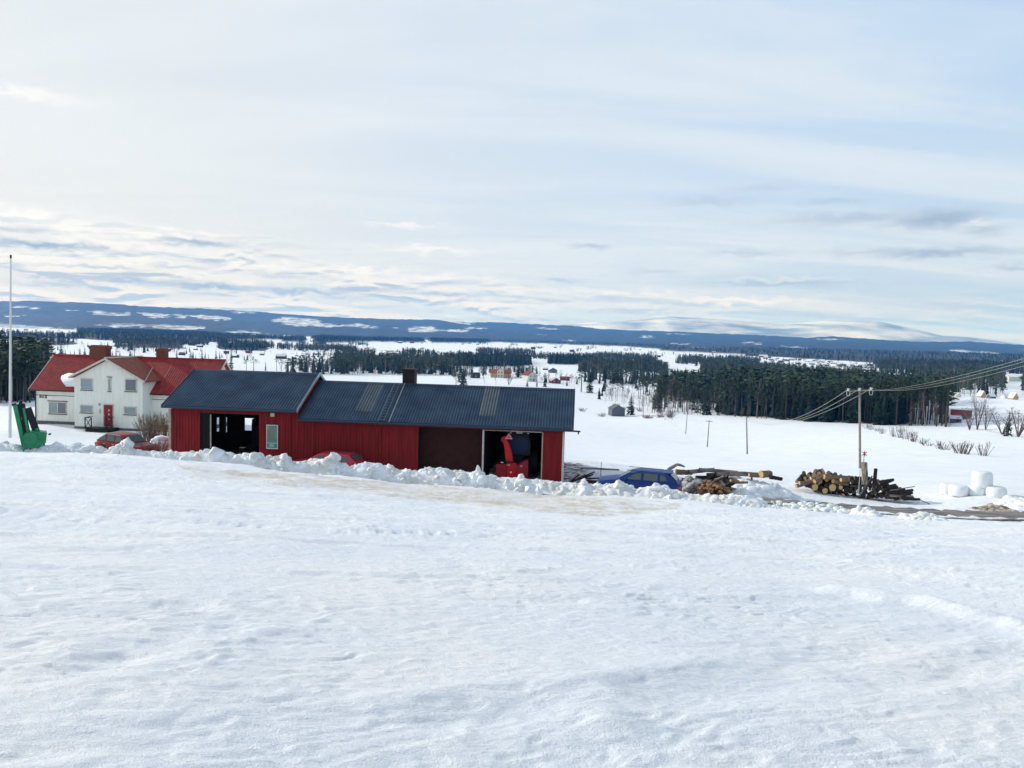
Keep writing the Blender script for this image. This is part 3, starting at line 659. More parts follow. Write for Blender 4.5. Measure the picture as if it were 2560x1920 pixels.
# single trees one can point to: kind, px, base row, height m, label
SINGLE = [
 ('spruce', 1150, 956, 18, 'tall dark spruce standing left of the farmhouse with the orange roof', None, 1.3),
 ('spruce', 1158, 964, 12, 'dark spruce just above the barn ridge, left of the farm', None, 1.7),
 ('pine', 1140, 962, 10, 'light green pine above the barn ridge beside a darker spruce', None, 1.6),
 ('pine', 1209, 946, 12, 'light green pine between the small dark shed and the orange roofed farmhouse', None, 1.3),
 ('spruce', 1296, 944, 20, 'broad dark spruce between the orange roofed farmhouse and the small white house', None, 1.6),
 ('pine', 1453, 980, 17, 'big dark pine, left one of the pair beyond the right end of the barn', None, 1.5),
 ('spruce', 1474, 982, 14, 'big dark spruce, right one of the pair beyond the right end of the barn', None, 1.9),
 ('spruce', 1577, 1037, 11, 'round dark spruce beside the small grey shed', None, 1.9),
 ('spruce', 1318, 967, 6, 'small lone spruce on snow below the small white house', None, 1.4),
 ('spruce', 1342, 967, 8, 'slim lone spruce on snow, middle of three', None, .8),
 ('spruce', 1362, 967, 7.5, 'small spruce with layered branches, right one of three on snow', None, 1.5),
 ('spruce', 1500, 945, 9, 'small dark spruce on the white strip above the shed wood', None, 1.2),
 ('spruce', 1537, 948, 16, 'broad dark spruce on the edge of the hedge wood above the grey shed', None, 2.1),
 ('spruce', 1663, 985, 20, 'tall dark spruce behind the hanging wires left of the pine wood', None, 1.0),
 ('bushy', 1272, 962, 9, 'round leafless bush tree behind the barn roof in front of the farm', None, 2.0),
 ('birch', 1240, 964, 9, 'thin bare birch behind the barn roof near the farm flagpole', None, 1.0),
 ('birch', 1212, 964, 7, 'thin bare sapling behind the barn ridge', None, 1.0),
 ('spruce', 578, 927, 17, 'dark spruce behind the left end of the barn ridge', None, .9),
 ('pine', 616, 927, 10, 'small pine on snow behind the barn ridge, left one', None, 1.2),
 ('pine', 634, 927, 11, 'dense round pine on snow behind the barn ridge', None, 1.7),
 ('spruce', 664, 927, 9, 'slim small spruce behind the barn ridge', None, .7),
 ('pine', 692, 928, 13, 'pine with an open crown behind the barn ridge, left of two alike', None, 1.3),
 ('pine', 704, 928, 12, 'pine with an open crown behind the barn ridge, right of two alike', None, 1.3),
 ('pine', 718, 928, 9, 'small pine behind the barn ridge right of the open pair', None, 1.0),
 ('pine', 733, 929, 12, 'pine behind the barn ridge nearest the long blue wood', None, 1.2),
 ('birch', 565, 927, 14, 'pale bare birch right of the red house gable', None, 1.2),
 ('bushy', 2443, 1074, 12.5, 'large bare many-stemmed tree in the snow at the right', None, 1.0),
 ('bushy', 2464, 1074, 9, 'smaller bare tree leaning right beside the large bare tree', None, 1.2),
 ('bushy', 2424, 1075, 8, 'low bare tree left of the large bare tree at the right', None, 1.5),
 ('spruce', 2520, 1090, 7.5, 'dark spruce among bare twigs at the right edge by the track', None, 1.1),
 ('bushy', 2505, 1086, 7.5, 'bare tree left of the dark spruce by the track at the right edge', None, 1.9),
 ('bushy', 2545, 1092, 8.5, 'brownish bare tree right of the dark spruce at the right edge', None, 2.0),
 ('pine', 1660, 1030, 12, 'single pine left of the pole line at the wood corner', None, 1.1),
 ('pine', 1608, 985, 13, 'dark green pine above the young birches by the shed', None, 1.4),
]
for kd, px, py, h, lab, g, w in SINGLE:
    p = hit(px, py, 2500, 60); tree(kd, p, h, lab, g, w=w)
# small spruces behind the red roof
gl = 'small dark spruces behind the red roof of the white house'
for px, py, h in [(113, 894, 11), (121, 893, 9), (129, 892, 17), (138, 893, 8), (153, 893, 18), (163, 895, 9), (176, 894, 8), (186, 895, 9), (200, 896, 11), (212, 896, 12), (224, 896, 9), (281, 898, 9), (290, 898, 11), (300, 898, 9), (330, 900, 9), (336, 900, 10), (442, 912, 13), (477, 912, 12), (489, 912, 9), (505, 912, 15), (513, 912, 12), (521, 912, 10), (540, 912, 15), (549, 914, 13)]:
    tree('spruce', hit(px, py, 2500, 60), h, 'small dark spruce showing above the red roof of the white house', gl, w=rt.uniform(.7, 1.3))
# young wood by the shed
for k in range(62):
    px = rt.uniform(1512, 1650); py = rt.uniform(985, 1032) if px > 1560 else rt.uniform(985, 1022)
    if 1520 < px < 1590 and py > 1012: continue
    kd = rt.choices(['birch', 'pine', 'spruce'], [.62, .28, .1])[0]
    tree(kd, hit(px, py, 1500, 60), rt.uniform(5, 11), {'birch': 'young bare birch', 'pine': 'young green pine', 'spruce': 'young spruce'}[kd] + ' in the open young wood around the grey shed', 'young trees around the grey shed', w=rt.uniform(.9, 1.4))
# far-off woods: one mass per wood, thousands of small trees
def lo_spruce(rnd, n=4, k=5):
    mb = MB(); H = 1.0
    for i in range(n):
        z = .08 + .9 * i / n; R = .17 * (1 - i / n) ** .8 * rnd.uniform(.8, 1.15); zt = min(1.02, z + .42 * (1 - .35 * i / n))
        ring = [(math.cos(2 * PI * j / k + i) * R * rnd.uniform(.6, 1.2), math.sin(2 * PI * j / k + i) * R * rnd.uniform(.6, 1.2), z + rnd.uniform(-.04, .04)) for j in range(k)]
        mb.add(ring + [(0, 0, zt)], [(j, (j + 1) % k, k) for j in range(k)])
    return mb
def lo_pine(rnd, n=26):
    mb = MB(); mb.tube((0, 0, 0), (0, 0, .9), .012, .006, 3, m=1, caps=False)
    for i in range(n):
        t = rnd.uniform(.45, 1); R = .19 * math.sqrt(max(0, 1 - (t - .45) ** 2 / .36)); a = rnd.uniform(0, 6.28); q = R * rnd.random() ** .5
        tri_cloud(mb, (math.cos(a) * q, math.sin(a) * q, t), .105, rnd, 1)
    return mb
def lo_birch(rnd, n=16):
    mb = MB(); mb.tube((0, 0, 0), (0, 0, .8), .009, .004, 3, m=2, caps=False)
    for i in range(n):
        t = rnd.uniform(.25, .8); a = rnd.uniform(0, 6.28); L = .22 * (1.2 - t); d = (math.cos(a) * L, math.sin(a) * L)
        mb.add([(0, 0, t - .006), (0.0, 0, t + .008), (d[0], d[1], t + L * 1.2)], [(0, 1, 2)], 3)
        mb.add([(d[0] * .5, d[1] * .5, t + L * .6), (d[0] * .5 + .012, d[1] * .5, t + L * .6), (d[0] * .4 + rnd.uniform(-.08, .08), d[1] * .4 + rnd.uniform(-.08, .08), t + L * 1.5)], [(0, 1, 2)], 3)
    return mb
rl = random.Random(3)
def arr(mb):
    V = np.array(mb.v, np.float32); T = []; M = []
    for f, m in zip(mb.f, mb.mi):
        for i in range(1, len(f) - 1): T.append((f[0], f[i], f[i + 1])); M.append(m)
    return V, np.array(T, np.int32), np.array(M, np.int32)
LO = {'s': [arr(lo_spruce(rl)) for _ in range(5)], 'p': [arr(lo_pine(rl)) for _ in range(5)], 'b': [arr(lo_birch(rl)) for _ in range(5)], 'S': [arr(lo_spruce(rl, 2, 4)) for _ in range(4)]}
mf_s = mat('wood_spruce', (0.028, 0.055, 0.040), 0.85, var=.6, vs=.03, col2=(0.008, 0.018, 0.020)); mf_p = mat('wood_birch_twig', (0.125, 0.10, 0.10), .9, var=.3, vs=.05)
def wood(polys, label, mixw, hr, area, rmin=200, rmax=5200, gap=.8, cap=9000):
    """fills outlined land with small trees; mixw = weights of spruce, pine, birch"""
    pts = []
    allx = [p[0] for pl in polys for p in pl]; ally = [p[1] for pl in polys for p in pl]
    x0, x1 = max(-120, min(allx)), min(2680, max(allx))
    def azof(px): d = ray(px, 900); return math.atan2(d[0], d[1])
    a0, a1 = azof(x0), azof(x1)
    r_hi = min(rmax, max(np.hypot(*hit(px, min(ally), rmax, 60)[:2]) for px in np.linspace(x0, x1, 5)) * 1.1); r_lo = max(rmin, min(np.hypot(*hit(px, max(ally), rmax, 60)[:2]) for px in np.linspace(x0, x1, 5)) * .9)
    tot = (a1 - a0) * (r_hi ** 2 - r_lo ** 2) / 2; n = int(min(tot / area, 400000))
    r = np.sqrt(RNG.uniform(r_lo ** 2, r_hi ** 2, n)); a = RNG.uniform(a0, a1, n); x = r * np.sin(a); y = r * np.cos(a); z = ground(x, y)
    px, py = proj(x, y, z); px = px + vn(x / 23, y / 60, 3) * 5 + vn(x / 90, y / 200, 31) * 5; py = py + vn(x / 40, y / 60, 4) * 1.4
    ok = np.zeros(n, bool)
    for pl in polys: ok |= inpoly(px, py, pl)
    gs = np.clip(r / 14, 28, 90); ok &= (vn(x / gs, y / gs, 71) + .35 * vn(x / gs * 3, y / gs * 3, 72)) < gap
    x, y, z = x[ok], y[ok], z[ok]
    if len(x) > cap: s = RNG.permutation(len(x))[:cap]; x, y, z = x[s], y[s], z[s]
    n = len(x); clump = vn(x / 45, y / 45, 61)
    Vs = []; Ts = []; Ms = []; off = 0
    kinds = list('spb') if r_lo < 2300 else list('Spb')
    kk = RNG.random(n) + clump * .25; cw = np.cumsum(mixw) / sum(mixw)
    kind = np.where(kk < cw[0], 0, np.where(kk < cw[1], 1, 2))
    hs = RNG.uniform(*hr, n) * (1 + .12 * clump); rot = RNG.uniform(0, 6.28, n); var = RNG.integers(0, 4, n); wd = RNG.uniform(.8, 1.35, n)
    for kd in range(3):
        for v in range(4):
            idx = np.nonzero((kind == kd) & (var == v))[0]
            if not len(idx): continue
            V, T, M = LO[kinds[kd]][v]; c, s = np.cos(rot[idx])[:, None], np.sin(rot[idx])[:, None]; h = hs[idx][:, None]; w = (hs[idx] * wd[idx])[:, None]
            X = (V[None, :, 0] * c - V[None, :, 1] * s) * w + x[idx][:, None]; Y = (V[None, :, 0] * s + V[None, :, 1] * c) * w + y[idx][:, None]; Z = V[None, :, 2] * h + z[idx][:, None] - .2
            Vs.append(np.stack([X, Y, Z], -1).reshape(-1, 3)); Ts.append((T[None] + (np.arange(len(idx)) * len(V))[:, None, None]).reshape(-1, 3) + off)
            mm = np.where(M == 0, {0: 0, 1: 1, 2: 2}[kd], M + 1); Ms.append(np.tile(mm, len(idx))); off += len(idx) * len(V)
    if not Vs: print('EMPTY wood', label); return
    me = np_mesh('wood', np.concatenate(Vs), np.concatenate(Ts), [mf_s, m_pine, m_pinebark, m_birch, mf_p], False, np.concatenate(Ms))
    tag(link_mesh('wood', me), label, 'wood', kind='stuff'); print('wood', n, len(me.polygons), round(r_lo), round(r_hi))
P_ = FOREST
wood([[(1640, 1000), (1700, 1006), (1830, 1012), (1930, 1035), (2000, 1042), (2100, 1048), (2250, 1052), (2250, 990), (2100, 978), (1900, 968), (1700, 975), (1650, 990)]], 'dense dark wood behind the front row of pines beyond the field', (.3, .52, .2), (8, 19), 20, gap=2, cap=3900)
wood([[(1800, 1036), (2000, 1048), (2270, 1060), (2270, 1020), (2000, 1010), (1800, 1005)]], 'dense dark spruce thicket in the middle of the near wood', (.85, .15, 0), (11, 17), 9, cap=1800)
wood([[(2250, 1050), (2372, 1060), (2372, 1000), (2250, 990)]], 'open pine stand at the right end of the near wood', (.2, .7, .1), (14, 18), 60, cap=300)
wood([P_[14]], 'mixed blue green wood above the near wood', (.28, .42, .38), (6, 16), 36, gap=.95, cap=5600)
wood([[(1440, 930), (1465, 912), (1560, 914), (1655, 915), (1655, 934), (1560, 932), (1480, 936)]], 'blue green hedge wood left of the near wood', (.4, .35, .3), (7, 15), 34, gap=1.0, cap=3000)
wood([[(1440, 960), (1490, 948), (1600, 948), (1690, 952), (1680, 962), (1600, 964)]], 'row of mixed trees above the young birches', (.45, .25, .35), (8, 15), 45, cap=700)
wood([[(1490, 1000), (1510, 970), (1640, 965), (1640, 995)]], 'open birch scrub behind the grey shed', (.1, .25, .7), (6, 10), 110, cap=700)
wood([[(1640, 975), (1660, 945), (1760, 955), (1900, 968), (1900, 985), (1650, 1000)]], 'scattered mixed trees on the snow between two woods', (.45, .25, .4), (9, 15), 90, cap=500)
wood([P_[18]], 'dark wood left of the white house', (.4, .5, .2), (13, 20), 22, cap=2600)
wood([P_[10]], 'long blue green wood behind the barn ridge', (.26, .5, .32), (8, 17), 40, gap=.6, cap=7000)
wood([P_[11], P_[12]], 'dark wood blocks behind the farm with the orange roof', (.85, .15, .02), (12, 18), 45, cap=3500)
wood([P_[8], P_[5], P_[6], P_[7]], 'wooded knolls on the far fields', (.7, .25, .1), (13, 19), 120, rmax=5400, cap=4500)
wood([P_[0], P_[2], P_[1], P_[4]], 'woods among the far fields on the left', (.45, .35, .25), (12, 19), 130, rmax=5800, cap=7500)
wood([P_[3]], 'brownish birch wood on the far left fields', (.15, .15, .75), (9, 15), 150, cap=1500)
wood([P_[9], P_[16]], 'narrow dark woods at the far edge of the valley', (.6, .2, .2), (12, 18), 170, rmax=6000, cap=5500)
wood([P_[17]], 'broad mixed wood at the right beyond the near wood', (.3, .35, .4), (7, 16), 60, gap=.4, cap=6000)
wood([[(-120, 862), (150, 862), (560, 880), (560, 905), (330, 900), (130, 885), (-120, 885)]], 'sparse birches and spruces between the far left fields', (.3, .15, .6), (7, 12), 4000, cap=260)
wood([[(1500, 900), (1900, 900), (2180, 925), (2180, 905), (1900, 893), (1500, 880)]], 'garden trees among the village houses', (.25, .2, .6), (7, 11), 1800, cap=420)

FBX = [(620, 883), (655, 888), (703, 897), (736, 898), (790, 887), (588, 894), (489, 875), (662, 866), (803, 856), (900, 862), (1156, 861), (1194, 862), (1276, 866), (1333, 873), (1388, 870), (1430, 880), (1470, 873), (1565, 877), (1623, 886), (1785, 884), (480, 864), (375, 816), (1000, 858), (940, 852), (1120, 858), (1705, 934)]
def patch(x, y, w, h): return [(x - w, y), (x - w * .6, y - h), (x + w * .7, y - h), (x + w, y), (x + w * .3, y + h * .5)]
wood([patch(x + 9, y - 1, 13, 3) for x, y in FBX], 'garden trees around the far farmsteads', (.35, .15, .6), (7, 12), 500, cap=900)
wood([[(1190, 942), (1240, 938), (1300, 938), (1300, 932), (1195, 928)], [(1335, 963), (1450, 968), (1450, 955), (1400, 946), (1335, 952)], [(1128, 950), (1175, 955), (1180, 930), (1135, 926)], [(1305, 945), (1350, 935), (1300, 926), (1270, 930)]], 'garden trees and hedges around the ochre farmhouse', (.25, .2, .6), (5, 10), 60, cap=420)
wood([[(830, 866), (880, 868), (880, 874), (830, 872)], [(600, 902), (640, 905), (640, 900), (600, 897)], [(870, 858), (930, 862), (925, 866), (870, 863)], [(560, 889), (600, 889), (600, 885), (560, 885)], [(750, 895), (830, 890), (835, 898), (760, 906)]], 'small copses on the open fields behind the hall', (.3, .2, .5), (7, 12), 200, cap=700)

wood([[(560, 866), (680, 866), (680, 872), (560, 872)], [(280, 852), (520, 858), (520, 864), (280, 860)], [(690, 868), (830, 870), (900, 876), (890, 881), (760, 877), (690, 875)], [(1330, 892), (1480, 897), (1480, 902), (1330, 898)], [(1480, 890), (1640, 898), (1640, 904), (1560, 903), (1480, 898)], [(1690, 900), (1900, 904), (1900, 914), (1690, 912)], [(850, 892), (865, 884), (935, 886), (940, 892)], [(1195, 878), (1335, 882), (1335, 886), (1195, 884)], [(1640, 912), (1600, 905), (1560, 908), (1480, 912), (1500, 916), (1640, 920)], [(1000, 884), (1085, 888), (1085, 893), (1000, 892)]], 'narrow strips of wood between the snow fields of the valley', (.4, .35, .3), (8, 16), 48, gap=1.0, cap=4200)
wood([[(1640, 980), (1655, 962), (1760, 962), (1830, 975), (1830, 1006), (1760, 1003), (1650, 998)]], 'mixed wood behind the left end of the near wood', (.35, .35, .35), (8, 15), 22, gap=2, cap=1900)
# ------------------------------------------------------------------ materials
m_redwall = mat('falu_red_boards', (0.265, 0.015, 0.018), 0.85, var=.45, vs=1.6, bump=.3, bs=30, stretch=(3, 3, .35), col2=(0.15, 0.010, 0.013))
m_redtrim = mat('red_trim', (0.24, 0.015, 0.014), 0.8, var=.3)
m_whitetrim = mat('white_trim', (0.62, 0.60, 0.55), 0.7, var=.25, vs=4)
m_tantrim = mat('weathered_trim', (0.45, 0.36, 0.27), 0.8, var=.3, vs=4)
m_roof = mat('blue_grey_sheet', (0.060, 0.108, 0.168), 0.38, metal=.5, var=.35, vs=.8, spec=.5, col2=(0.028, 0.062, 0.105))
m_roofcap = mat('dark_roof_cap', (0.03, 0.045, 0.085), 0.5, metal=.2)
m_clear = mat('clear_roof_sheet', (0.14, 0.17, 0.20), 0.45, var=.3, vs=2)
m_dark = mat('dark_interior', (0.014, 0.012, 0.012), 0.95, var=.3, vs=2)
m_black = mat('black_iron', (0.010, 0.010, 0.011), 0.5)
m_rubber = mat('rubber', (0.014, 0.014, 0.014), 0.85)
m_steel = mat('galvanised', (0.42, 0.44, 0.45), 0.45, metal=.6)
m_brick = mat('chimney_brick', (0.23, 0.075, 0.05), 0.9, var=.45, vs=9)
m_darkbrick = mat('sooty_metal', (0.018, 0.012, 0.014), 0.7, var=.3, vs=3)
m_snow2 = mat('piled_snow', (0.80, 0.85, 0.90), 0.65, var=.10, vs=2.5, bump=.35, bs=14, col2=(0.70, 0.74, 0.77))
m_glass = mat('window_glass', (0.09, 0.12, 0.15), 0.06, spec=.9)
m_blind = mat('window_blind', (0.30, 0.37, 0.39), 0.7, var=.15, vs=3)
m_housewall = mat('cream_render', (0.80, 0.81, 0.74), 0.85, var=.10, vs=1.2, stretch=(4, 4, .4))
m_plinth = mat('plinth_stone', (0.16, 0.15, 0.14), 0.9, var=.4, vs=3)
m_tile = mat('red_tile', (0.36, 0.040, 0.036), 0.75, var=.45, vs=2.2, bump=.6, bs=9, col2=(0.21, 0.026, 0.026))
m_tile2 = mat('orange_tile', (0.34, 0.10, 0.065), 0.8, var=.35, vs=3)
m_door = mat('door_red', (0.23, 0.012, 0.022), 0.5)

# ------------------------------------------------------------------ red machine hall
U0, N0 = -17.1, 44.5
barn = thing('barn', 'long red wooden machine hall with blue corrugated roof, higher left half and open bays', 'barn', UN(U0, N0, YARD), -BAZ)
def LB(u, n, z): return Vector((u - U0, n - N0, z - YARD))   # to the hall's own axes
def boards(mb, u0, u1, z0, z1, n=44.5, back=False, step=.2, th=.035):
    """vertical board wall with raised cover battens"""
    x0, x1 = u0 - U0, u1 - U0; y = n - N0; a, b = z0 - YARD, z1 - YARD
    mb.box(x0, x1, y, y + .1, a, b)
    k = x0 + step / 2
    while k < x1 - .03:
        mb.box(k - .025, k + .025, (y - th) if not back else y + .1, (y - .001) if not back else y + .1 + th, a + .01, b - .01); k += step
def wall(u0, u1, z0, z1, n=44.5, **k):
    mb = MB(); boards(mb, u0, u1, z0, z1, n, **k); return mb.build('wall', m_redwall, barn)
zt1, zt2 = -5.28, -5.72   # wall tops under the eaves
wall(-25.45, -23.6, YARD - .3, zt1); wall(-19.72, -17.14, YARD - .3, zt1); wall(-23.597, -19.723, -5.46, zt1)
wall(-17.13, -16.23, YARD - .3, zt2); wall(-16.2, -11.97, YARD - .3, zt2); wall(-11.94, -9.62, YARD - .3, zt2); wall(-1.93, -0.74, YARD - .3, zt2)
wall(-9.617, -1.933, -5.84, zt2)
# end walls with gables
def endwall(u, n0, n1, zb, ze, zr, col=m_redwall, th=.1):
    mb = MB(); x = u - U0; y0, y1 = n0 - N0, n1 - N0; ym = (y0 + y1) / 2
    mb.prism([(y0, zb - YARD), (y1, zb - YARD), (y1, ze - YARD), (ym, zr - YARD), (y0, ze - YARD)], x, x + th, 'x'); return mb.build('wall', col, barn)
for (u_, th_, zb_, ze_, zr_, m_) in ((-25.5, .1, YARD - .3, -5.30, -3.42, m_redwall), (-25.38, .04, YARD, -5.40, -3.60, m_dark)):  # second entry: added near-black lining, bay shade put into its colour
    def _n(px):
        d = ray(px, 1060); k = u_ / (d[0] * TX[0] + d[1] * TX[1]); return (d[0] * k) * TY[0] + (d[1] * k) * TY[1], k
    (na_, ka_), (nb_, kb_) = _n(539), _n(547.5); na_, nb_ = sorted((na_, nb_)); kk_ = (ka_ + kb_) / 2
    zt_, zo_ = ray(543, 1043)[2] * kk_, ray(543, 1079)[2] * kk_
    def top_(n): return ze_ + (zr_ - ze_) * (1 - abs(n - 48.0) / 3.4)
    mb = MB(); x = u_ - U0
    for n0, n1, lo, hi in ((44.62, na_, zb_, None), (nb_, 51.4, zb_, None), (na_, nb_, zb_, zo_), (na_, nb_, zt_, None)):
        pts = [(n0 - N0, lo - YARD), (n1 - N0, lo - YARD)]
        if hi is None:
            pts.append((n1 - N0, top_(n1) - YARD))
            if n0 < 48 < n1: pts.append((48 - N0, zr_ - YARD))
            pts.append((n0 - N0, top_(n0) - YARD))
        else: pts += [(n1 - N0, hi - YARD), (n0 - N0, hi - YARD)]
        mb.prism(pts, x, x + th_, 'x')
    mb.build('wall', m_, barn)
endwall(-17.22, 44.62, 51.4, -5.75, -5.30, -3.42); endwall(-0.80, 44.62, 51.4, YARD - .3, -5.78, -3.95)
# dark inner partitions and floor beams
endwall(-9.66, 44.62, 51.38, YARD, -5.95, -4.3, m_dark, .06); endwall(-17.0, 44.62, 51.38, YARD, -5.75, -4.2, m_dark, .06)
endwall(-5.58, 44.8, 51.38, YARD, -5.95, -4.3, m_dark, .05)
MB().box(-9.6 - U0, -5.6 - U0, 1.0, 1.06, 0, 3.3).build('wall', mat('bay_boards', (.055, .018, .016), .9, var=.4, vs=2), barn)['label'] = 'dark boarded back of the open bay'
# back wall with two openings that let the field show through
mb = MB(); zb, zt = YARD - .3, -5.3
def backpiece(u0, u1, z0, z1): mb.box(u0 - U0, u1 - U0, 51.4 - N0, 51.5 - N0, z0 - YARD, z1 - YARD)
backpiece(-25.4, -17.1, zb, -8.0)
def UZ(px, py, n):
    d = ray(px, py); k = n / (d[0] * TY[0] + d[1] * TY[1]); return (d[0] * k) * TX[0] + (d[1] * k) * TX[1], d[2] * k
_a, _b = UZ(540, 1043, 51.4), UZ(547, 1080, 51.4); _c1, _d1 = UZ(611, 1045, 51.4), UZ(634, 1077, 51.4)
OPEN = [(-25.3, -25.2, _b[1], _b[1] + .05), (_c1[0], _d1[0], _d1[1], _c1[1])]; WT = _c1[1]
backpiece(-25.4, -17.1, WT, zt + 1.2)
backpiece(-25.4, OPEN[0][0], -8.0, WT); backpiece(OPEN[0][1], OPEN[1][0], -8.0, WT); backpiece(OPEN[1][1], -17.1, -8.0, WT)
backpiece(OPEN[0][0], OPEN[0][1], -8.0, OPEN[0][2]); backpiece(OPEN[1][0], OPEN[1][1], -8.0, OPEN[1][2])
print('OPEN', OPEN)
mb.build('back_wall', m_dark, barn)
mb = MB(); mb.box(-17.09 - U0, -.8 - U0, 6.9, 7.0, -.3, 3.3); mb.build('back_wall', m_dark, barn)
# trim: corner boards, jambs, lintels
def trim(name, x0, x1, y0, y1, z0, z1, m): return MB().box(x0 - U0, x1 - U0, y0 - N0, y1 - N0, z0 - YARD, z1 - YARD).build(name, m, barn, bevel=.008)
trim('corner_board', -25.62, -25.47, 44.42, 44.60, YARD - .3, -5.32, m_tantrim)
trim('corner_board', -.735, -.60, 44.42, 44.60, YARD - .3, -5.80, m_whitetrim)
trim('door_jamb', -5.60, -5.50, 44.38, 44.55, YARD, -5.86, m_whitetrim)
trim('door_jamb', -1.98, -1.90, 44.40, 44.46, YARD, -5.86, m_tantrim)
trim('lintel', -3.9, -1.98, 44.42, 44.47, -5.90, -5.85, m_whitetrim); trim('lintel', -5.50, -3.92, 44.42, 44.47, -5.90, -5.85, m_tantrim)
trim('corner_board', -9.64, -9.56, 44.40, 44.46, YARD, -5.75, m_redtrim)
trim('downpipe', -17.72, -17.64, 44.36, 44.44, YARD, -5.3, m_redtrim)
for u in (-16.22, -11.955): trim('cover_board', u - .05, u + .05, 44.42, 44.455, YARD, -5.75, m_redtrim)
# sliding door leaves in the left bay
d = MB(); boards(d, -23.58, -22.98, YARD, -5.47, 44.62); d.build('sliding_door', m_dark, barn)
trim('door_edge', -22.975, -22.935, 44.6, 44.72, -7.75, -5.6, m_whitetrim)
trim('door_track', -23.6, -19.72, 44.56, 44.61, -5.52, -5.47, m_black)
# roof sheets, each its own part
def roof_sheet(u0, u1, n_e, z_e, n_r, z_r, m, rib=.18, name='roof_sheet', t0=0.0, t1=1.0, lift=0.0):
    mb = MB(); prof = []; rib = (u1 - u0) / max(1, round((u1 - u0) / rib))
    x = u0
    while x < u1 - 1e-4:
        w = min(rib, u1 - x)
        prof += [(x, 0), (x + w * .30, 0), (x + w * .45, .055), (x + w * .70, .055), (x + w * .85, 0)]; x += rib
    prof.append((u1, 0)); ve = []
    L = math.hypot(n_r - n_e, z_r - z_e); sn, cs = (z_r - z_e) / L * (1 if n_r > n_e else 1), (n_r - n_e) / L
    for t in (t0, t1):
        n = n_e + (n_r - n_e) * t; z = z_e + (z_r - z_e) * t
        for x, h in prof: ve.append((x - U0, n - N0 - sn * (h + lift) * (1 if cs > 0 else -1) * (1 if cs > 0 else 1), z - YARD + abs(cs) * (h + lift)))
    k = len(prof); mb.add(ve, [(i, i + 1, i + 1 + k, i + k) for i in range(k - 1)])
    return mb.build(name, m, barn)
def roof(u0, u1, ze, zr, clear):
    w = 1.05; n = max(1, round((u1 - u0) / w)); w = (u1 - u0) / n
    for i in range(n):
        a, b = u0 + i * w, u0 + (i + 1) * w - .004
        roof_sheet(a, b, 44.0, ze, 48.0, zr, m_roof)
        if i % 2 == 0: roof_sheet(a, min(a + 2 * w, u1), 52.0, ze, 48.0, zr, m_roof)
    for (a, b) in clear: roof_sheet(a, b, 44.0, ze, 48.0, zr, m_clear, name='clear_roof_sheet', t0=.24, t1=.985, lift=.012)['label'] = 'pale translucent roof sheet'
    mb = MB()   # deck under the sheets
    for (na, nb) in ((44.05, 47.98), (51.95, 48.02)):
        za = ze - .07; zb_ = zr - .07
        mb.add([LB(u0 + .05, na, za), LB(u1 - .05, na, za), LB(u1 - .05, nb, zb_), LB(u0 + .05, nb, zb_), LB(u0 + .05, na, za - .06), LB(u1 - .05, na, za - .06), LB(u1 - .05, nb, zb_ - .06), LB(u0 + .05, nb, zb_ - .06)],
               [(0, 1, 2, 3), (4, 7, 6, 5), (0, 4, 5, 1), (1, 5, 6, 2), (2, 6, 7, 3), (3, 7, 4, 0)])
    mb.build('roof_deck', m_dark, barn)
    MB().add([LB(u0, 47.8, zr - .055), LB(u1, 47.8, zr - .055), LB(u1, 48, zr + .065), LB(u0, 48, zr + .065), LB(u1, 48.2, zr - .055), LB(u0, 48.2, zr - .055)], [(0, 1, 2, 3), (3, 2, 4, 5)]).build('ridge_cap', m_roofcap, barn)
    MB().tube(LB(u0, 43.93, ze - .07), LB(u1, 43.93, ze - .07), .07, .07, 8).build('gutter', m_roofcap, barn)
roof(-25.8, -17.1, -5.08, -3.02, []); roof(-17.06, -0.12, -5.58, -3.50, [(-13.75, -12.65), (-5.95, -4.9)])
for u, zr, ze, m in ((-17.08, -3.02, -5.08, m_steel), (-25.83, -3.02, -5.08, m_roofcap), (-.11, -3.5, -5.58, m_roofcap)):
    mb = MB()
    for s in (1, -1):
        mb.add([LB(u - .02, 48 - 4.02 * s, ze - .14), LB(u + .03, 48 - 4.02 * s, ze - .14), LB(u + .03, 48, zr - .09), LB(u - .02, 48, zr - .09), LB(u - .02, 48 - 4.02 * s, ze + .06), LB(u + .03, 48 - 4.02 * s, ze + .06), LB(u + .03, 48, zr + .10), LB(u - .02, 48, zr + .10)],
               [(0, 1, 2, 3), (4, 7, 6, 5), (0, 4, 5, 1), (1, 5, 6, 2), (2, 6, 7, 3), (3, 7, 4, 0)])
    mb.build('barge_board', m, barn)
# roof ladder and parting strip
m_lad = mat('ladder_steel', (.14, .19, .22), .5, metal=.3)
g = bpy.data.objects.new('roof_ladder', MB().path([LB(-11.95, 43.9, -5.5), LB(-11.95, 47.9, -3.42)], .022, 5).path([LB(-11.60, 43.9, -5.5), LB(-11.60, 47.9, -3.42)], .022, 5).mesh('roof_ladder', m_lad)); COL.objects.link(g); g.parent = barn
for k in range(14):
    t = (k + .5) / 14; mbx = MB().tube(LB(-11.95, 43.9 + 4 * t, -5.5 + 2.08 * t), LB(-11.60, 43.9 + 4 * t, -5.5 + 2.08 * t), .018, n=5); o = mbx.build('rung', m_lad, g)
mb = MB(); mb.path([LB(-11.30, 43.95, -5.54), LB(-11.30, 47.95, -3.46)], .035, 5); mb.build('roof_strip', m_steel, barn)
MB().tube(LB(-.2, 43.93, -5.66), LB(.32, 43.93, -5.68), .05, n=8).tube(LB(.2, 43.93, -5.66), LB(.2, 43.93, -5.85), .04, n=6).build('gutter_spout', m_black, barn)
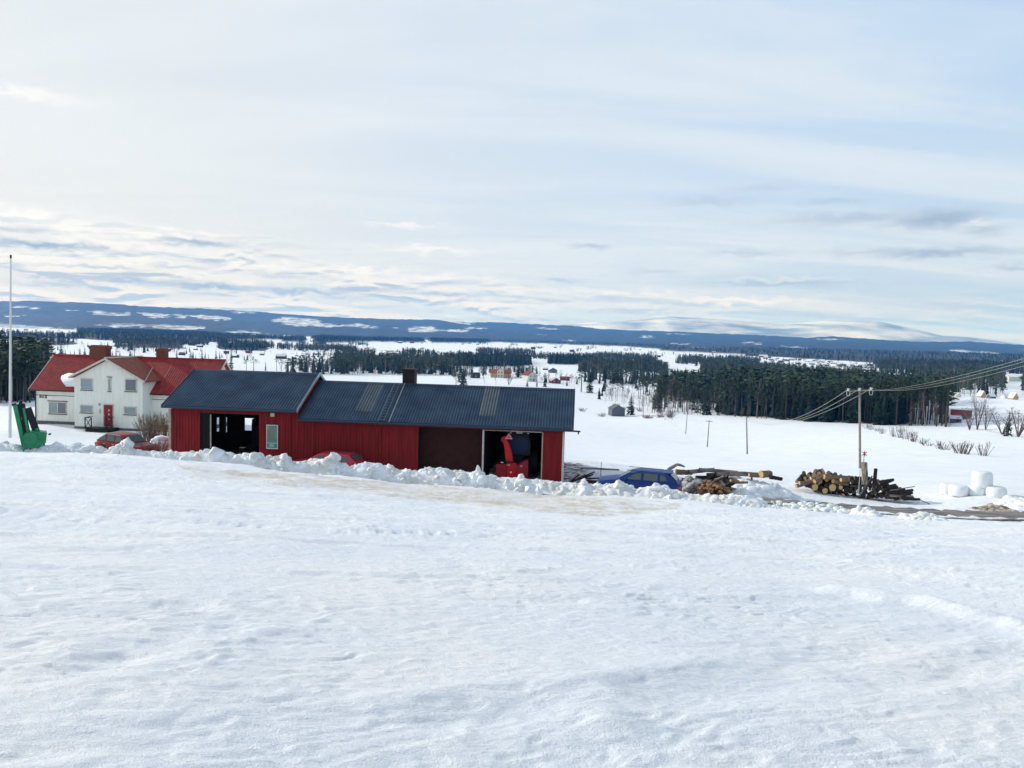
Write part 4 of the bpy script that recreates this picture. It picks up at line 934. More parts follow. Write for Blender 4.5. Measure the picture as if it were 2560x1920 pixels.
ch = MB().box(-11.5 - U0, -10.7 - U0, 48.1 - N0, 48.9 - N0, 5.3, 6.52).box(-11.55 - U0, -10.65 - U0, 48.05 - N0, 48.95 - N0, 6.52, 6.6).build('chimney', m_darkbrick, barn)
for k in range(3): MB().box(-11.33 + k * .25 - U0, -11.30 + k * .25 - U0, 48.07 - N0, 48.095 - N0, 5.5, 6.45).build('panel_seam', m_black, ch)
# wall lamp and sign
o = MB().box(-18.93 - U0, -18.67 - U0, 44.33 - N0, 44.46 - N0, 3.55, 3.78).build('wall_lamp', m_whitetrim, barn, bevel=.02)
m_sign = mat('sign_green_grey', (0.17, 0.27, 0.24), .6, var=.3, vs=2.5); m_signw = mat('sign_white', (.62, .66, .64), .6); m_signg = mat('sign_band', (.05, .22, .20), .5); m_signr = mat('sign_faded_red', (.36, .14, .13), .6)
sg = MB().box(-19.18 - U0, -18.45 - U0, 44.36 - N0, 44.42 - N0, 1.52, 3.03).build('sign', m_signw, barn); sg['label'] = 'tall green banner sign with white border on the red wall'
sx, sy = -19.18 - U0, 44.36 - N0
MB().box(sx + .04, sx + .69, sy - .006, sy - .001, 1.90, 2.99).build('sign_panel', m_sign, sg); MB().box(sx + .04, sx + .69, sy - .006, sy - .001, 1.58, 1.87).build('sign_band', m_signg, sg)
def ellipse_ring(cx, cz, a, b, w, y, n=20):
    vs = []; 
    for i in range(n):
        t = 2 * PI * i / n; vs += [(cx + a * math.cos(t), y, cz + b * math.sin(t)), (cx + (a - w) * math.cos(t), y, cz + (b - w) * math.sin(t))]
    return MB().add(vs, [(2 * i, 2 * i + 1, (2 * i + 3) % (2 * n), (2 * i + 2) % (2 * n)) for i in range(n)])
e = ellipse_ring(sx + .34, 1.73, .17, .10, .02, sy - .01)
for k in (-.07, 0, .07): e.poly([(sx + .34 + k - .035, sy - .01, 1.76), (sx + .34 + k + .035, sy - .01, 1.76), (sx + .34 + k, sy - .01, 1.69)])
e.build('sign_emblem', m_signw, sg)
e = ellipse_ring(sx + .36, 2.58, .10, .16, .03, sy - .01); e.poly([(sx + .31, sy - .01, 2.5), (sx + .41, sy - .01, 2.5), (sx + .38, sy - .01, 2.36), (sx + .34, sy - .01, 2.36)]); e.build('sign_emblem', m_signr, sg)
# things inside the left bay
mc = thing('implement', 'dark farm implement with curved frame seen against the rear window of the left bay', 'machine', UN(-21.7, 49.2, YARD), -BAZ)
mb = MB(); pts = [(-.6 + .16 * k, 0, 2.45 + .28 * math.sin(k / 9 * PI)) for k in range(10)]; mb.path(pts, .03, 5); mb.build('hoop', m_black, mc)
MB().box(-.55, -.3, -.2, .2, 1.0, 2.75).box(-.3, .5, -.3, .3, .9, 2.2).build('body', m_dark, mc, bevel=.05); MB().tube((-.6, 0, 2.45), (-.6, 0, 1.0), .04, n=6).tube((.8, 0, 2.5), (.8, 0, 1.0), .04, n=6).build('frame', m_black, mc)
for s in (-.55, .55): MB().tube((s, -.35, .5), (s, .35, .5), .5, n=20).build('wheel', m_rubber, mc)
wb = thing('workbench', 'workbench with a pale box in the dark left bay', 'bench', UN(-21.6, 46.6, YARD), -BAZ)
MB().box(-.7, .7, -.3, .3, .85, .92).build('bench_top', m_dark, wb)
for x in (-.62, .62):
    for y in (-.24, .24): MB().box(x - .04, x + .04, y - .04, y + .04, 0, .85).build('leg', m_dark, wb)
bx = MB().box(-.17, .17, -.12, .12, 0, .22).build('box', m_dark); bx.location = UN(-21.75, 46.6, YARD + .921); bx.rotation_euler = (0, 0, -BAZ); tag(bx, 'small box with a pale lid on the workbench in the left bay', 'box')
MB().box(-.18, .18, -.13, .13, .221, .245).build('lid', m_whitetrim, bx)

# ------------------------------------------------------------------ tractor and snow blower in the right bay
m_trac = mat('tractor_dark', (0.012, 0.014, 0.02), .5); m_cabreflection = mat('cab_glass_sky_reflection', (0.004, 0.02, 0.13), .4, spec=.3)  # cab window blue is the sky's reflection put into the base colour
m_blow = mat('blower_red', (0.62, 0.008, 0.012), .38, var=.2, vs=2, col2=(.40, .006, .012)); m_lamp = mat('lamp_glass', (.75, .76, .74), .25)
tr = thing('tractor', 'dark tractor with sky reflection painted on cab window, backed into the right bay', 'tractor', UN(-3.55, 47.6, YARD), -BAZ)
MB().prism([(-.75, 1.35), (.75, 1.35), (.78, 2.1), (.66, 2.78), (-.66, 2.78), (-.78, 2.1)], -.9, .8).build('cab', m_trac, tr, bevel=.04)
MB().prism([(-.80, 2.78), (.80, 2.78), (.72, 2.95), (-.72, 2.95)], -1.0, .9).build('cab_roof', m_trac, tr, bevel=.04)
MB().prism([(-.42, 1.55), (.30, 1.55), (.62, 1.80), (.60, 2.45), (.2, 2.58), (-.5, 2.52), (-.6, 2.1)], -.93, -.905).build('rear_window', m_cabreflection, tr)
for x in (-.52, .60): MB().box(x - .06, x + .06, -1.06, -1.01, 2.80, 2.86).build('work_lamp', m_lamp, tr, bevel=.01)
MB().box(-.16, .24, -1.06, -1.01, 2.80, 2.90).build('work_lamp', m_lamp, tr, bevel=.01)
MB().box(-.45, .45, .8, 2.3, .8, 1.6).build('bonnet', m_trac, tr, bevel=.08); MB().box(-.3, .3, -1.0, 1.8, .5, 1.35).build('chassis', m_black, tr)
for x in (-.95, .95):
    w = MB().tube((x - .24, 0, .8), (x + .24, 0, .8), .8, n=26).build('wheel', m_rubber, tr, bevel=.04)
    MB().tube((x - .26, 0, .8), (x + .26, 0, .8), .42, n=16).build('rim', m_trac, w)
    MB().tube((x * .85 - .16, 1.9, .55), (x * .85 + .16, 1.9, .55), .55, n=22).build('wheel', m_rubber, tr)
sb = thing('snow_blower', 'bright red snow blower with tall curved chute behind the tractor in the bay', 'snow blower', UN(-3.85, 45.35, YARD), -BAZ)
mb = MB(); n = 14
outer = [(math.cos(PI * k / n) * .46, .78 + math.sin(PI * k / n) * .40) for k in range(n + 1)] + [(-.46, .15), (.46, .15)]
MB().prism(outer, -.1, .22).build('impeller_housing', m_blow, sb, bevel=.02)
MB().prism([(.30, .15), (1.05, .15), (1.05, 1.35), (.95, 1.38), (.45, 1.1), (.30, .9)], -.30, .5).build('side_housing', mat('blower_red_dark', (0.26, .006, .016), .5), sb, bevel=.02)
MB().box(-.95, -.3, -.25, .5, .15, 1.05).build('side_housing', mat('blower_red_dark', (0.26, .006, .016), .5), sb, bevel=.02)
cpts = [(-.12, 1.22, .23), (-.19, 1.6, .22), (-.26, 2.0, .20), (-.36, 2.35, .17), (-.55, 2.62, .16)]
mb = MB(); vs = []
for x, z, w in cpts: vs += [(x - w, -.16, z - .02), (x + w, -.16, z), (x + w, .16, z), (x - w, .16, z - .02)]
mb.add(vs, [(4 * i + a, 4 * i + (a + 1) % 4, 4 * i + 4 + (a + 1) % 4, 4 * i + 4 + a) for i in range(4) for a in range(4)] + [(3, 2, 1, 0), (16, 17, 18, 19)]); mb.build('chute', m_blow, sb, bevel=.02)
MB().prism([(-.5, 2.5), (-.30, 2.66), (-.42, 2.80), (-.66, 2.70), (-.72, 2.45)], -.13, .13).build('chute_cap', m_blow, sb, bevel=.02)
mb = MB().tube((-.12, 0, 1.17), (-.12, 0, 1.25), .36, n=20); mb.build('chute_ring', m_black, sb)
MB().tube((-.02, -.10, .55), (-.02, -.14, .55), .055, n=12).build('hub_cap', m_lamp, sb)
MB().box(-.33, -.08, -.115, -.105, .98, 1.02).build('marking', m_lamp, sb); MB().box(-.66, -.50, -.27, -.26, 1.14, 1.19).build('marking', m_lamp, sb)
mk = MB()
for x in (.56, .62, .66): mk.box(x, x + .03, -.315, -.305, .95, 1.05)
mk.box(.56, .70, -.315, -.305, .98, 1.0); mk.build('marking', mat('pale_pink_print', (.65, .35, .38), .6), sb)
MB().prism([(-.40, 2.62), (.0, 2.62), (.03, 2.67), (-.17, 2.98), (-.23, 2.98), (-.43, 2.67)], -.24, -.20).build('warning_triangle', mat('triangle_pink', (.68, .22, .25), .4), sb)
MB().prism([(-.30, 2.70), (-.10, 2.70), (-.20, 2.86)], -.245, -.241).build('triangle_centre', mat('triangle_dull', (.5, .12, .14), .5), sb)

# ------------------------------------------------------------------ white house
HN = 70.7; HB = -10.62
hou = thing('house', 'white two storey house number 820 with red tiled roof, gabled front and brick chimneys', 'house', UN(-46.0, HN, HB), -BAZ)
def HX(u): return u + 46.0
def HZ(z): return z - HB
L_, R_ = HX(-54.95), HX(-36.85)
mb = MB(); D = 6.6; ZE = HZ(-6.62); ZR = HZ(-3.62)
mb.prism([(0, .45), (D, .45), (D, ZE), (D / 2, ZR - .05), (0, ZE)], L_, R_, 'x'); mb.build('wall', m_housewall, hou)
MB().box(L_ - .03, R_ + .03, -.03, D + .03, -.8, .448).build('plinth', m_plinth, hou)
WL, WR, WN = HX(-49.62), HX(-42.5), -1.6; WP = HX(-46.12); WZ = HZ(-3.50); WEL, WER = HZ(-5.42), HZ(-5.62)
mb = MB(); mb.prism([(WL, .45 - .2), (WR, .45 - .2), (WR, WER - .1), (WP, WZ - .16), (WL, WEL - .1)], WN, D / 2); mb.build('front_gable_wall', m_housewall, hou)
MB().box(WL - .03, WR + .03, WN - .03, 1.0, -.8, .249).build('plinth', m_plinth, hou)
def slab(mb, p, th=.12, m=0):
    """roof slab from four corner points, thickness downwards"""
    q = [Vector(v) - Vector((0, 0, th)) for v in p]; mb.add([Vector(v) for v in p] + q, [(0, 1, 2, 3), (7, 6, 5, 4), (0, 4, 5, 1), (1, 5, 6, 2), (2, 6, 7, 3), (3, 7, 4, 0)], m)
o_ = .45; ye = -.42; ze = ZE - .35
def tiled(corners, m, name, part='roof'):
    mb = MB(); slab(mb, corners); return mb.build(name, m, hou)
tiled([(L_ - o_, ye, ze), (R_ + o_, ye, ze), (R_ + o_, D / 2, ZR + .05), (L_ - o_, D / 2, ZR + .05)], m_tile, 'roof')
tiled([(R_ + o_, D - ye, ze), (L_ - o_, D - ye, ze), (L_ - o_, D / 2, ZR + .05), (R_ + o_, D / 2, ZR + .05)], m_tile, 'roof')
# tile courses as fine raised rolls
def rolls(x0, x1, yA, zA, yB, zB, step, m, name='tile_rolls'):
    mb = MB(); k = x0
    while k < x1:
        mb.add([(k, yA, zA + .006), (k + step * .35, yA, zA + .055), (k + step * .7, yA, zA + .006), (k, yB, zB + .006), (k + step * .35, yB, zB + .055), (k + step * .7, yB, zB + .006)], [(0, 1, 4, 3), (1, 2, 5, 4)]); k += step
    o = mb.build(name, m, hou); o['kind'] = 'stuff'; return o
rolls(L_ - o_, WL - .3, ye, ze, D / 2, ZR + .05, .24, m_tile); rolls(WR + .6, R_ + o_, ye, ze, D / 2, ZR + .05, .24, m_tile)
# front gable roof
yf = WN - .4; yb = D / 2 + .4; zp = WZ
tiled([(WL - .28, yf, WEL - .02), (WP, yf, zp), (WP, yb, zp), (WL - .28, yb, WEL - .02)][::-1], m_tile2, 'gable_roof')
tiled([(WP, yf, zp), (WR + .42, yf, WER - .02), (WR + .42, yb, WER - .02), (WP, yb, zp)][::-1], m_tile2, 'gable_roof')
# white barge boards of the front gable, and main gables
def board(a, b, h=.2, t=.05, name='barge_board', m=m_whitetrim, dy=0):
    a, b = Vector(a), Vector(b); mb = MB(); mb.add([a, b, b - Vector((0, 0, h)), a - Vector((0, 0, h)), a + Vector((0, -t, 0)), b + Vector((0, -t, 0)), b + Vector((0, -t, -h)), a + Vector((0, -t, -h))], [(0, 1, 2, 3), (7, 6, 5, 4), (0, 4, 5, 1), (1, 5, 6, 2), (2, 6, 7, 3), (3, 7, 4, 0)]); return mb.build(name, m, hou)
board((WL - .32, yf - .005, WEL + .03), (WP, yf - .005, zp + .05)); board((WP + .001, yf - .005, zp + .05), (WR + .46, yf - .005, WER + .03))
MB().tube((WP, yf, zp + .04), (WP, yb + .6, zp + .04), .09, n=8).build('ridge_tiles', m_whitetrim, hou); MB().tube((L_ - o_, D / 2, ZR + .08), (R_ + o_, D / 2, ZR + .08), .1, n=8).build('ridge_tiles', m_tile, hou)
MB().path([(WR + .45, yf + .1, WER + .06), (WP + 1.8, yb - .2, WZ - .75)], .045, 5).build('valley_flashing', m_whitetrim, hou)
def sideboard(x):
    mb = MB()
    for s0, s1 in ((ye, D / 2), (D - ye, D / 2)):
        mb.add([(x, s0, ze + .02), (x, s1, ZR + .08), (x, s1, ZR - .16), (x, s0, ze - .2), (x + .05, s0, ze + .02), (x + .05, s1, ZR + .08), (x + .05, s1, ZR - .16), (x + .05, s0, ze - .2)], [(0, 1, 2, 3), (7, 6, 5, 4), (0, 4, 5, 1), (1, 5, 6, 2), (2, 6, 7, 3), (3, 7, 4, 0)])
    mb.build('barge_board', m_whitetrim, hou)
sideboard(R_ + o_ + .002); sideboard(L_ - o_ - .055)
MB().tube((L_ - o_, ye - .06, ze - .06), (WL - .3, ye - .06, ze - .06), .06, n=8).build('gutter', m_black, hou); MB().tube((WR + .42, ye - .06, ze - .06), (R_ + o_, ye - .06, ze - .06), .06, n=8).build('gutter', m_black, hou)
MB().tube((L_ + .02, -.08, .5), (L_ + .02, -.08, ze - .1), .05, n=6).build('downpipe', m_black, hou)
MB().box(L_, WL, -.045, -.002, HZ(-7.58), HZ(-7.54)).build('wall_band', m_black, hou); MB().box(WR, R_, -.045, -.002, HZ(-7.58), HZ(-7.54)).build('wall_band', m_black, hou)
for i, x in enumerate(np.arange(L_ + .25, WL, .42)): MB().box(x, x + .012, -.012, -.002, .5, HZ(-7.6)).build('panel_joint', m_housewall, hou)
# brick chimneys
def chimney(u0, u1, n0, n1, z0, z1, shape):
    c = MB(); x0, x1, y0, y1, a, b = HX(u0), HX(u1), n0, n1, HZ(z0), HZ(z1)
    if shape == 'tapered':
        c.add([(x0, y0, a), (x1, y0, a), (x1, y1, a), (x0, y1, a), (x0 + .04, y0, b - .35), (x1 - .04, y0, b - .35), (x1 - .04, y1, b - .35), (x0 + .04, y1, b - .35)], [(0, 1, 5, 4), (1, 2, 6, 5), (2, 3, 7, 6), (3, 0, 4, 7), (4, 5, 6, 7)]); c.box(x0 - .06, x1 + .06, y0 - .06, y1 + .06, b - .35, b)
    else:
        c.box(x0, x1, y0, y1, a, b - .3); c.box(x0 - .09, x1 + .09, y0 - .09, y1 + .09, b - .3, b)
    o = c.build('chimney', m_brick, hou)
    MB().box(x0 + .1, x1 - .1, y0 + .1, y1 - .1, b + .002, b + .06).build('chimney_top', m_black, o)
    courses = MB(); z = a + .1
    while z < b - .35: courses.box(x0 - .006, x1 + .006, y0 - .006, y1 + .006, z, z + .012); z += .085
    q = courses.build('mortar_joints', mat('mortar', (.13, .07, .055), .9), o); q['kind'] = 'stuff'
chimney(-51.2, -49.35, 3.0, 3.9, -4.2, -2.45, 'tapered'); chimney(-44.0, -43.1, 3.3, 4.1, -4.2, -2.58, 'capped')
# windows: u centre, z bottom, z top, width, on front gable (n=WN) or main wall (n=0)
def window(x0, x1, z0, z1, y, panes=1, blind=True, hood=False):
    f = MB(); t = .09
    f.box(x0 - t, x0, y - .06, y - .002, z0 - t, z1 + t); f.box(x1, x1 + t, y - .06, y - .002, z0 - t, z1 + t); f.box(x0, x1, y - .06, y - .002, z1, z1 + t); f.box(x0, x1, y - .06, y - .002, z0 - t, z0)
    w = (x1 - x0) / panes
    for i in range(1, panes): f.box(x0 + w * i - .05, x0 + w * i + .05, y - .055, y - .002, z0, z1)
    o = f.build('window', m_whitetrim, hou)
    for i in range(panes): MB().box(x0 + w * i + (.05 if i else 0), x0 + w * (i + 1) - (.05 if i < panes - 1 else 0), y - .022, y - .004, z0, z1).build('pane', m_blind if blind is True or (blind == 2 and i == 0) else m_glass, o)
    MB().box(x0 - .12, x1 + .12, y - .11, y - .062, z0 - t - .06, z0 - t).build('sill', m_black, o)
    if hood: MB().box(x0 - .2, x1 + .2, y - .08, y - .003, z1 + t + .05, z1 + t + .09).build('hood', m_black, o)
k_ = .88
def wx(u): return HX(u * k_)
window(wx(-55.5), wx(-54.25), HZ(-7.52 * k_), HZ(-6.4 * k_), WN); window(wx(-50.25), wx(-49.05), HZ(-7.50 * k_), HZ(-6.3 * k_), WN, blind=False); window(wx(-52.26), wx(-52.07), HZ(-7.58 * k_), HZ(-6.25 * k_), WN, blind=True, hood=True)
window(wx(-55.6), wx(-54.28), HZ(-10.1 * k_), HZ(-9.42 * k_), WN); window(wx(-50.4), wx(-49.1), HZ(-10.12 * k_), HZ(-9.42 * k_), WN)
window(wx(-60.75), wx(-58.72), HZ(-10.6 * k_), HZ(-9.4 * k_), 0.0, panes=2, blind=2, hood=True)
# door
dx0, dx1, dz1 = wx(-52.85), wx(-51.8), HZ(-9.22 * k_); dz0 = HZ(-11.66 * k_)
o = MB().box(dx0, dx1, WN - .05, WN - .003, dz0, dz1).build('door', m_door, hou)
MB().box(dx0 - .09, dx0 - .001, WN - .06, WN - .003, dz0, dz1 + .09).box(dx1 + .001, dx1 + .09, WN - .06, WN - .003, dz0, dz1 + .09).box(dx0, dx1, WN - .06, WN - .003, dz1 + .001, dz1 + .09).build('frame', m_whitetrim, o)
cx = (dx0 + dx1) / 2 + .05
for zz_ in (1.62, 1.22, .80): MB().prism([(cx - .09, dz0 + zz_ - .09), (cx + .07, dz0 + zz_ - .12), (cx + .11, dz0 + zz_ + .06), (cx - .04, dz0 + zz_ + .11)], WN - .058, WN - .051).build('door_light', mat('door_light', (.5, .38, .36), .3), o)
MB().box(dx0 + .07, dx0 + .11, WN - .10, WN - .051, dz0 + 1.0, dz0 + 1.14).build('handle', m_steel, o)
mb = MB(); xx = dx0 - .45; mb.path([(xx, WN - .03, dz0 + 1.75), (xx + .08, WN - .03, dz0 + 1.62), (xx - .02, WN - .03, dz0 + 1.5), (xx + .08, WN - .03, dz0 + 1.38), (xx, WN - .03, dz0 + 1.25)], .018, 5); mb.build('wall_ornament', m_black, hou)
MB().box(WL + 2.55, WL + 2.72, WN - .09, WN - .003, dz1 - .1, dz1 + .14).build('wall_lamp', mat('lamp_shade_grey', (.38, .38, .33), .7), hou)
# number 820
def digits(s, x, z, h, y, parent):
    seg = {'8': 'abcdefg', '2': 'abged', '0': 'abcdef'}; w = h * .55; t = h * .16
    for ch_ in s:
        mb = MB()
        for q in seg[ch_]:
            if q == 'a': mb.box(x, x + w, y - .03, y - .003, z + h - t, z + h)
            if q == 'g': mb.box(x + t, x + w - t, y - .031, y - .004, z + h / 2 - t / 2, z + h / 2 + t / 2)
            if q == 'd': mb.box(x, x + w, y - .03, y - .003, z, z + t)
            if q == 'f': mb.box(x, x + t, y - .032, y - .002, z + h / 2, z + h - t)
            if q == 'b': mb.box(x + w - t, x + w, y - .032, y - .002, z + h / 2, z + h - t)
            if q == 'e': mb.box(x, x + t, y - .032, y - .002, z + t, z + h / 2)
            if q == 'c': mb.box(x + w - t, x + w, y - .032, y - .002, z + t, z + h / 2)
        mb.build('house_number', m_black, parent); x += w + h * .3
digits('820', wx(-61.95), HZ(-8.92 * k_), .34, 0.0, hou)
# steps with crossed railings
ps = MB(); ps.box(dx0 - 1.1, dx1 + .65, WN - 1.3, WN - .06, -.3, dz0 - .05)
po = ps.build('porch', m_black, hou)
for i in range(2): MB().box(dx0 - .9, dx1 + .5, WN - 1.3 - .3 * (i + 1), WN - 1.3 - .3 * i - .002, -.4, dz0 - .05 - .17 * (i + 1)).build('step', m_black, po)
for xa, xb in ((dx0 - 1.15, dx0 - .5), (dx1 + .1, dx1 + .7)):
    z0 = dz0 - .02; z1 = z0 + 1.0; y = WN - 1.25; mb = MB()
    mb.path([(xa, y, z0), (xa, y, z1), (xb, y, z1), (xb, y, z0)], .05, 4); mb.path([(xa, y, z0), (xb, y, z1)], .03, 4); mb.path([(xb, y, z0), (xa, y, z1)], .03, 4); mb.path([(xa, y, z0), (xb, y, z0)], .04, 4)
    mb.path([(xa, y, z1), (xa, WN - .1, z1)], .04, 4); mb.build('railing', m_black, po)
# lingering snow patch on the roof
sp = MB(); pts = []
def on_roof(x, t): return Vector((x, ye + (D / 2 - ye) * t, ze + (ZR + .05 - ze) * t + .05))
outl = [(WL - 3.1, .36), (WL - 2.6, .44), (WL - 1.4, .43), (WL + .2, .50), (WL + .5, .40), (WL - .1, .30), (WL - .3, .16), (WL - .9, .10), (WL - 2.0, .10), (WL - 2.6, .20), (WL - 3.0, .28)]
base = [on_roof(*p) for p in outl]; up_ = [b + Vector((0, -.08, .14)) for b in base]; c = sum(up_, Vector()) / len(up_) + Vector((0, -.05, .1)); n = len(base)
sp.add(base + up_ + [c], [(i, (i + 1) % n, n + (i + 1) % n, n + i) for i in range(n)] + [(n + i, n + (i + 1) % n, 2 * n) for i in range(n)]); so = sp.build('roof_snow', m_snow2, None, smooth=True)
so.location = hou.location; so.rotation_euler = hou.rotation_euler; tag(so, 'last patch of snow on the red roof left of the front gable', 'snow')
# ------------------------------------------------------------------ cars
m_tyre = m_rubber; m_rim = mat('alloy', (.35, .36, .37), .35, metal=.7); m_cglass = mat('car_glass', (.05, .085, .09), .12, spec=.6); m_lensw = mat('clear_lens', (.72, .74, .75), .15, spec=.8); m_lensr = mat('red_lens', (.50, .02, .04), .2, spec=.7)
def car(name, label, paint, L, Wd, top, belt, roofline, loc, rotz, glass, frontx=-1, chrome=None, extras=None, wheelr=.32, sill=.22):
    """top: [(x,z)] bonnet/boot line from front (x=0) to rear (x=L); roofline: [(x,z)] of the greenhouse; glass: side window outlines"""
    t = thing(name, label, 'car', loc, rotz)
    xs = sorted(set([0, .04, .12] + [p[0] for p in top] + list(np.linspace(.2, L - .2, 22)) + [L - .12, L - .04, L])); ring = 9; vs = []
    h = Wd / 2
    for x in xs:
        zt = float(np.interp(x, [p[0] for p in top], [p[1] for p in top])); pin = 1 - .16 * max(0, 1 - min(x, L - x) / .55) ** 2; hw = h * pin
        lo = sill + .10 * max(0, 1 - min(x, L - x) / .3)
        prof = [(-hw * .80, lo), (-hw * .97, lo + .10), (-hw, (lo + zt) * .5), (-hw * .985, zt - .16), (-hw * .90, zt - .03), (-hw * .45, zt + .02), (0, zt + .03)]
        prof = prof + [(-a, b) for a, b in prof[-2::-1]]
        vs += [(x - L / 2, a, b) for a, b in prof]
    k = 13; mb = MB(); n = len(xs)
    mb.add(vs, [(i * k + j, i * k + j + 1, (i + 1) * k + j + 1, (i + 1) * k + j) for i in range(n - 1) for j in range(k - 1)] + [tuple(range(k)), tuple(range(n * k - 1, (n - 1) * k - 1, -1))])
    body = mb.build('body', paint, t, smooth=True); md = body.modifiers.new('es', 'EDGE_SPLIT'); md.split_angle = rad(38)
    # greenhouse
    gx = [p[0] for p in roofline]; vs = []; 
    xs2 = np.linspace(gx[0], gx[-1], 18)
    def half(x, z, zb): return h * (.93 - .20 * (z - zb) / .55)
    for x in xs2:
        zr = float(np.interp(x, gx, [p[1] for p in roofline])); zb = float(np.interp(x, [p[0] for p in top], [p[1] for p in top])) - .03
        zr = max(zr, zb + .01); a, b = half(x, zb, zb), half(x, zr, zb)
        vs += [(x - L / 2, -a, zb), (x - L / 2, -b, zr - .04), (x - L / 2, -b * .8, zr), (x - L / 2, b * .8, zr), (x - L / 2, b, zr - .04), (x - L / 2, a, zb)]
    n = len(xs2); mb = MB(); mb.add(vs, [(i * 6 + j, i * 6 + j + 1, i * 6 + 7 + j, i * 6 + 6 + j) for i in range(n - 1) for j in range(5)] + [tuple(range(6)), tuple(range(n * 6 - 1, n * 6 - 7, -1))])
    cab = mb.build('roof', paint, t, smooth=True); md = cab.modifiers.new('es', 'EDGE_SPLIT'); md.split_angle = rad(38)
    zb0 = float(np.mean([p[1] for p in top]))
    for poly in glass:
        for s in (-1, 1):
            mb = MB(); pts = []
            for (x, z) in poly:
                zb = float(np.interp(x, [p[0] for p in top], [p[1] for p in top])) - .03; pts.append((x - L / 2, s * (half(x, z, zb) + .012), z))
            mb.poly(pts); mb.build('side_window', m_cglass, t)
    # windscreen and rear window
    for (ia, ib) in ((0, 1), (len(roofline) - 1, len(roofline) - 2)):
        (xa, za), (xb, zb_) = roofline[ia], roofline[ib]; dx_ = (.02 if ia else -.02); a, b = h * .80, h * .66
        fa = lambda t_, w: [(xa + (xb - xa) * t_ - L / 2 + dx_, -w, za + (zb_ - za) * t_ + .02), (xa + (xb - xa) * t_ - L / 2 + dx_, w, za + (zb_ - za) * t_ + .02)]
        p0 = fa(.12, a); p1 = fa(.9, b); MB().poly([p0[0], p0[1], p1[1], p1[0]]).build('windscreen' if ia == 0 else 'rear_window', m_cglass, t)
    for x in (.17 * L, .80 * L):
        for s in (-1, 1):
            w = MB().tube((x - L / 2, s * (h - .20), wheelr), (x - L / 2, s * (h + .012), wheelr), wheelr, n=24).build('wheel', m_tyre, t)
            MB().tube((x - L / 2, s * (h + .013), wheelr), (x - L / 2, s * (h + .022), wheelr), wheelr * .62, n=12).build('rim', m_rim, w)
            ar = MB(); pr = [(x - L / 2 + math.cos(a) * (wheelr + .055), wheelr + math.sin(a) * (wheelr + .055)) for a in np.linspace(0, PI, 14)]; ar.prism(pr, s * (h - .05), s * (h + .004)); ar.build('wheel_arch', m_black, t)
    zf = top[0][1]; zr_ = top[-1][1]
    for s in (-1, 1):
        MB().box(-L / 2 + .0, -L / 2 + .28, s * h * .62, s * h * .86, zf - .14, zf - .02).build('headlight', m_lensw, t, bevel=.02)
        MB().box(L / 2 - .20, L / 2 + .01, s * h * .66, s * h * .90, zr_ - .26, zr_ - .04).build('tail_light', m_lensr, t, bevel=.02)
        mx = roofline[0][0] + .42; mz = float(np.interp(mx, [p[0] for p in top], [p[1] for p in top])) + .02
        MB().box(mx - L / 2, mx - L / 2 + .12, s * (h - .02), s * (h + .17), mz, mz + .13).build('mirror', paint, t, bevel=.02)
        hx = mx + .75
        for q in (hx, hx + .85): MB().box(q - L / 2, q - L / 2 + .17, s * (h * .99), s * (h * .99 + .02), mz - .18, mz - .14).build('door_handle', chrome or paint, t)
        for q in (mx + .02, mx + .95, mx + 1.80): MB().box(q - L / 2 - .005, q - L / 2 + .005, s * (h * .985), s * (h * .985 + .008), .35, mz - .05).build('door_gap', m_black, t)
    MB().box(-L / 2 - .03, -L / 2 + .12, -h * .85, h * .85, sill + .05, sill + .3).build('bumper', m_black, t, bevel=.03); MB().box(L / 2 - .12, L / 2 + .03, -h * .85, h * .85, sill + .05, sill + .3).build('bumper', m_black, t, bevel=.03)
    if extras: extras(t, L, h)
    return t
m_blue = mat('car_paint_blue', (0.003, 0.030, 0.17), .42, metal=.0, spec=.3); m_carred = mat('car_paint_red', (0.22, 0.008, 0.016), .4, var=.3, vs=2); m_carred2 = mat('car_paint_pinkish_red', (0.42, 0.035, 0.055), .35)
def blue_extra(t, L, h):
    mk = MB(); y = -(h * .995 + .006)
    for k in range(9): mk.box(.98 + k * .045, .98 + k * .045 + .03, y - .004, y, .70, .73)
    mk.box(1.12, 1.18, y - .004, y, .76, .80); mk.build('door_print', m_lensw, t)
    mk = MB(); mk.poly([(1.42, y, .69), (1.64, y, .69), (1.58, y, .78), (1.53, y, .74), (1.49, y, .79)]); mk.build('door_print', mat('print_pale_green', (.45, .62, .55), .5), t)
    MB().box(L / 2 - .95, L / 2 - .45, -h * .62, h * .62, 1.40, 1.44).build('roof_spoiler', m_blue, t, bevel=.01)
    MB().tube((L / 2 - 2.9, -h * .62, 1.45), (L / 2 - 1.0, -h * .62, 1.43), .015, n=5).build('roof_rail', m_black, t); MB().tube((L / 2 - 2.9, h * .62, 1.45), (L / 2 - 1.0, h * .62, 1.43), .015, n=5).build('roof_rail', m_black, t)
pA = P(1507, 1216, 41.6); pB = P(1690, 1222, 41.2)
cz = P(1610, 1174, 41.2)[2] - 1.46
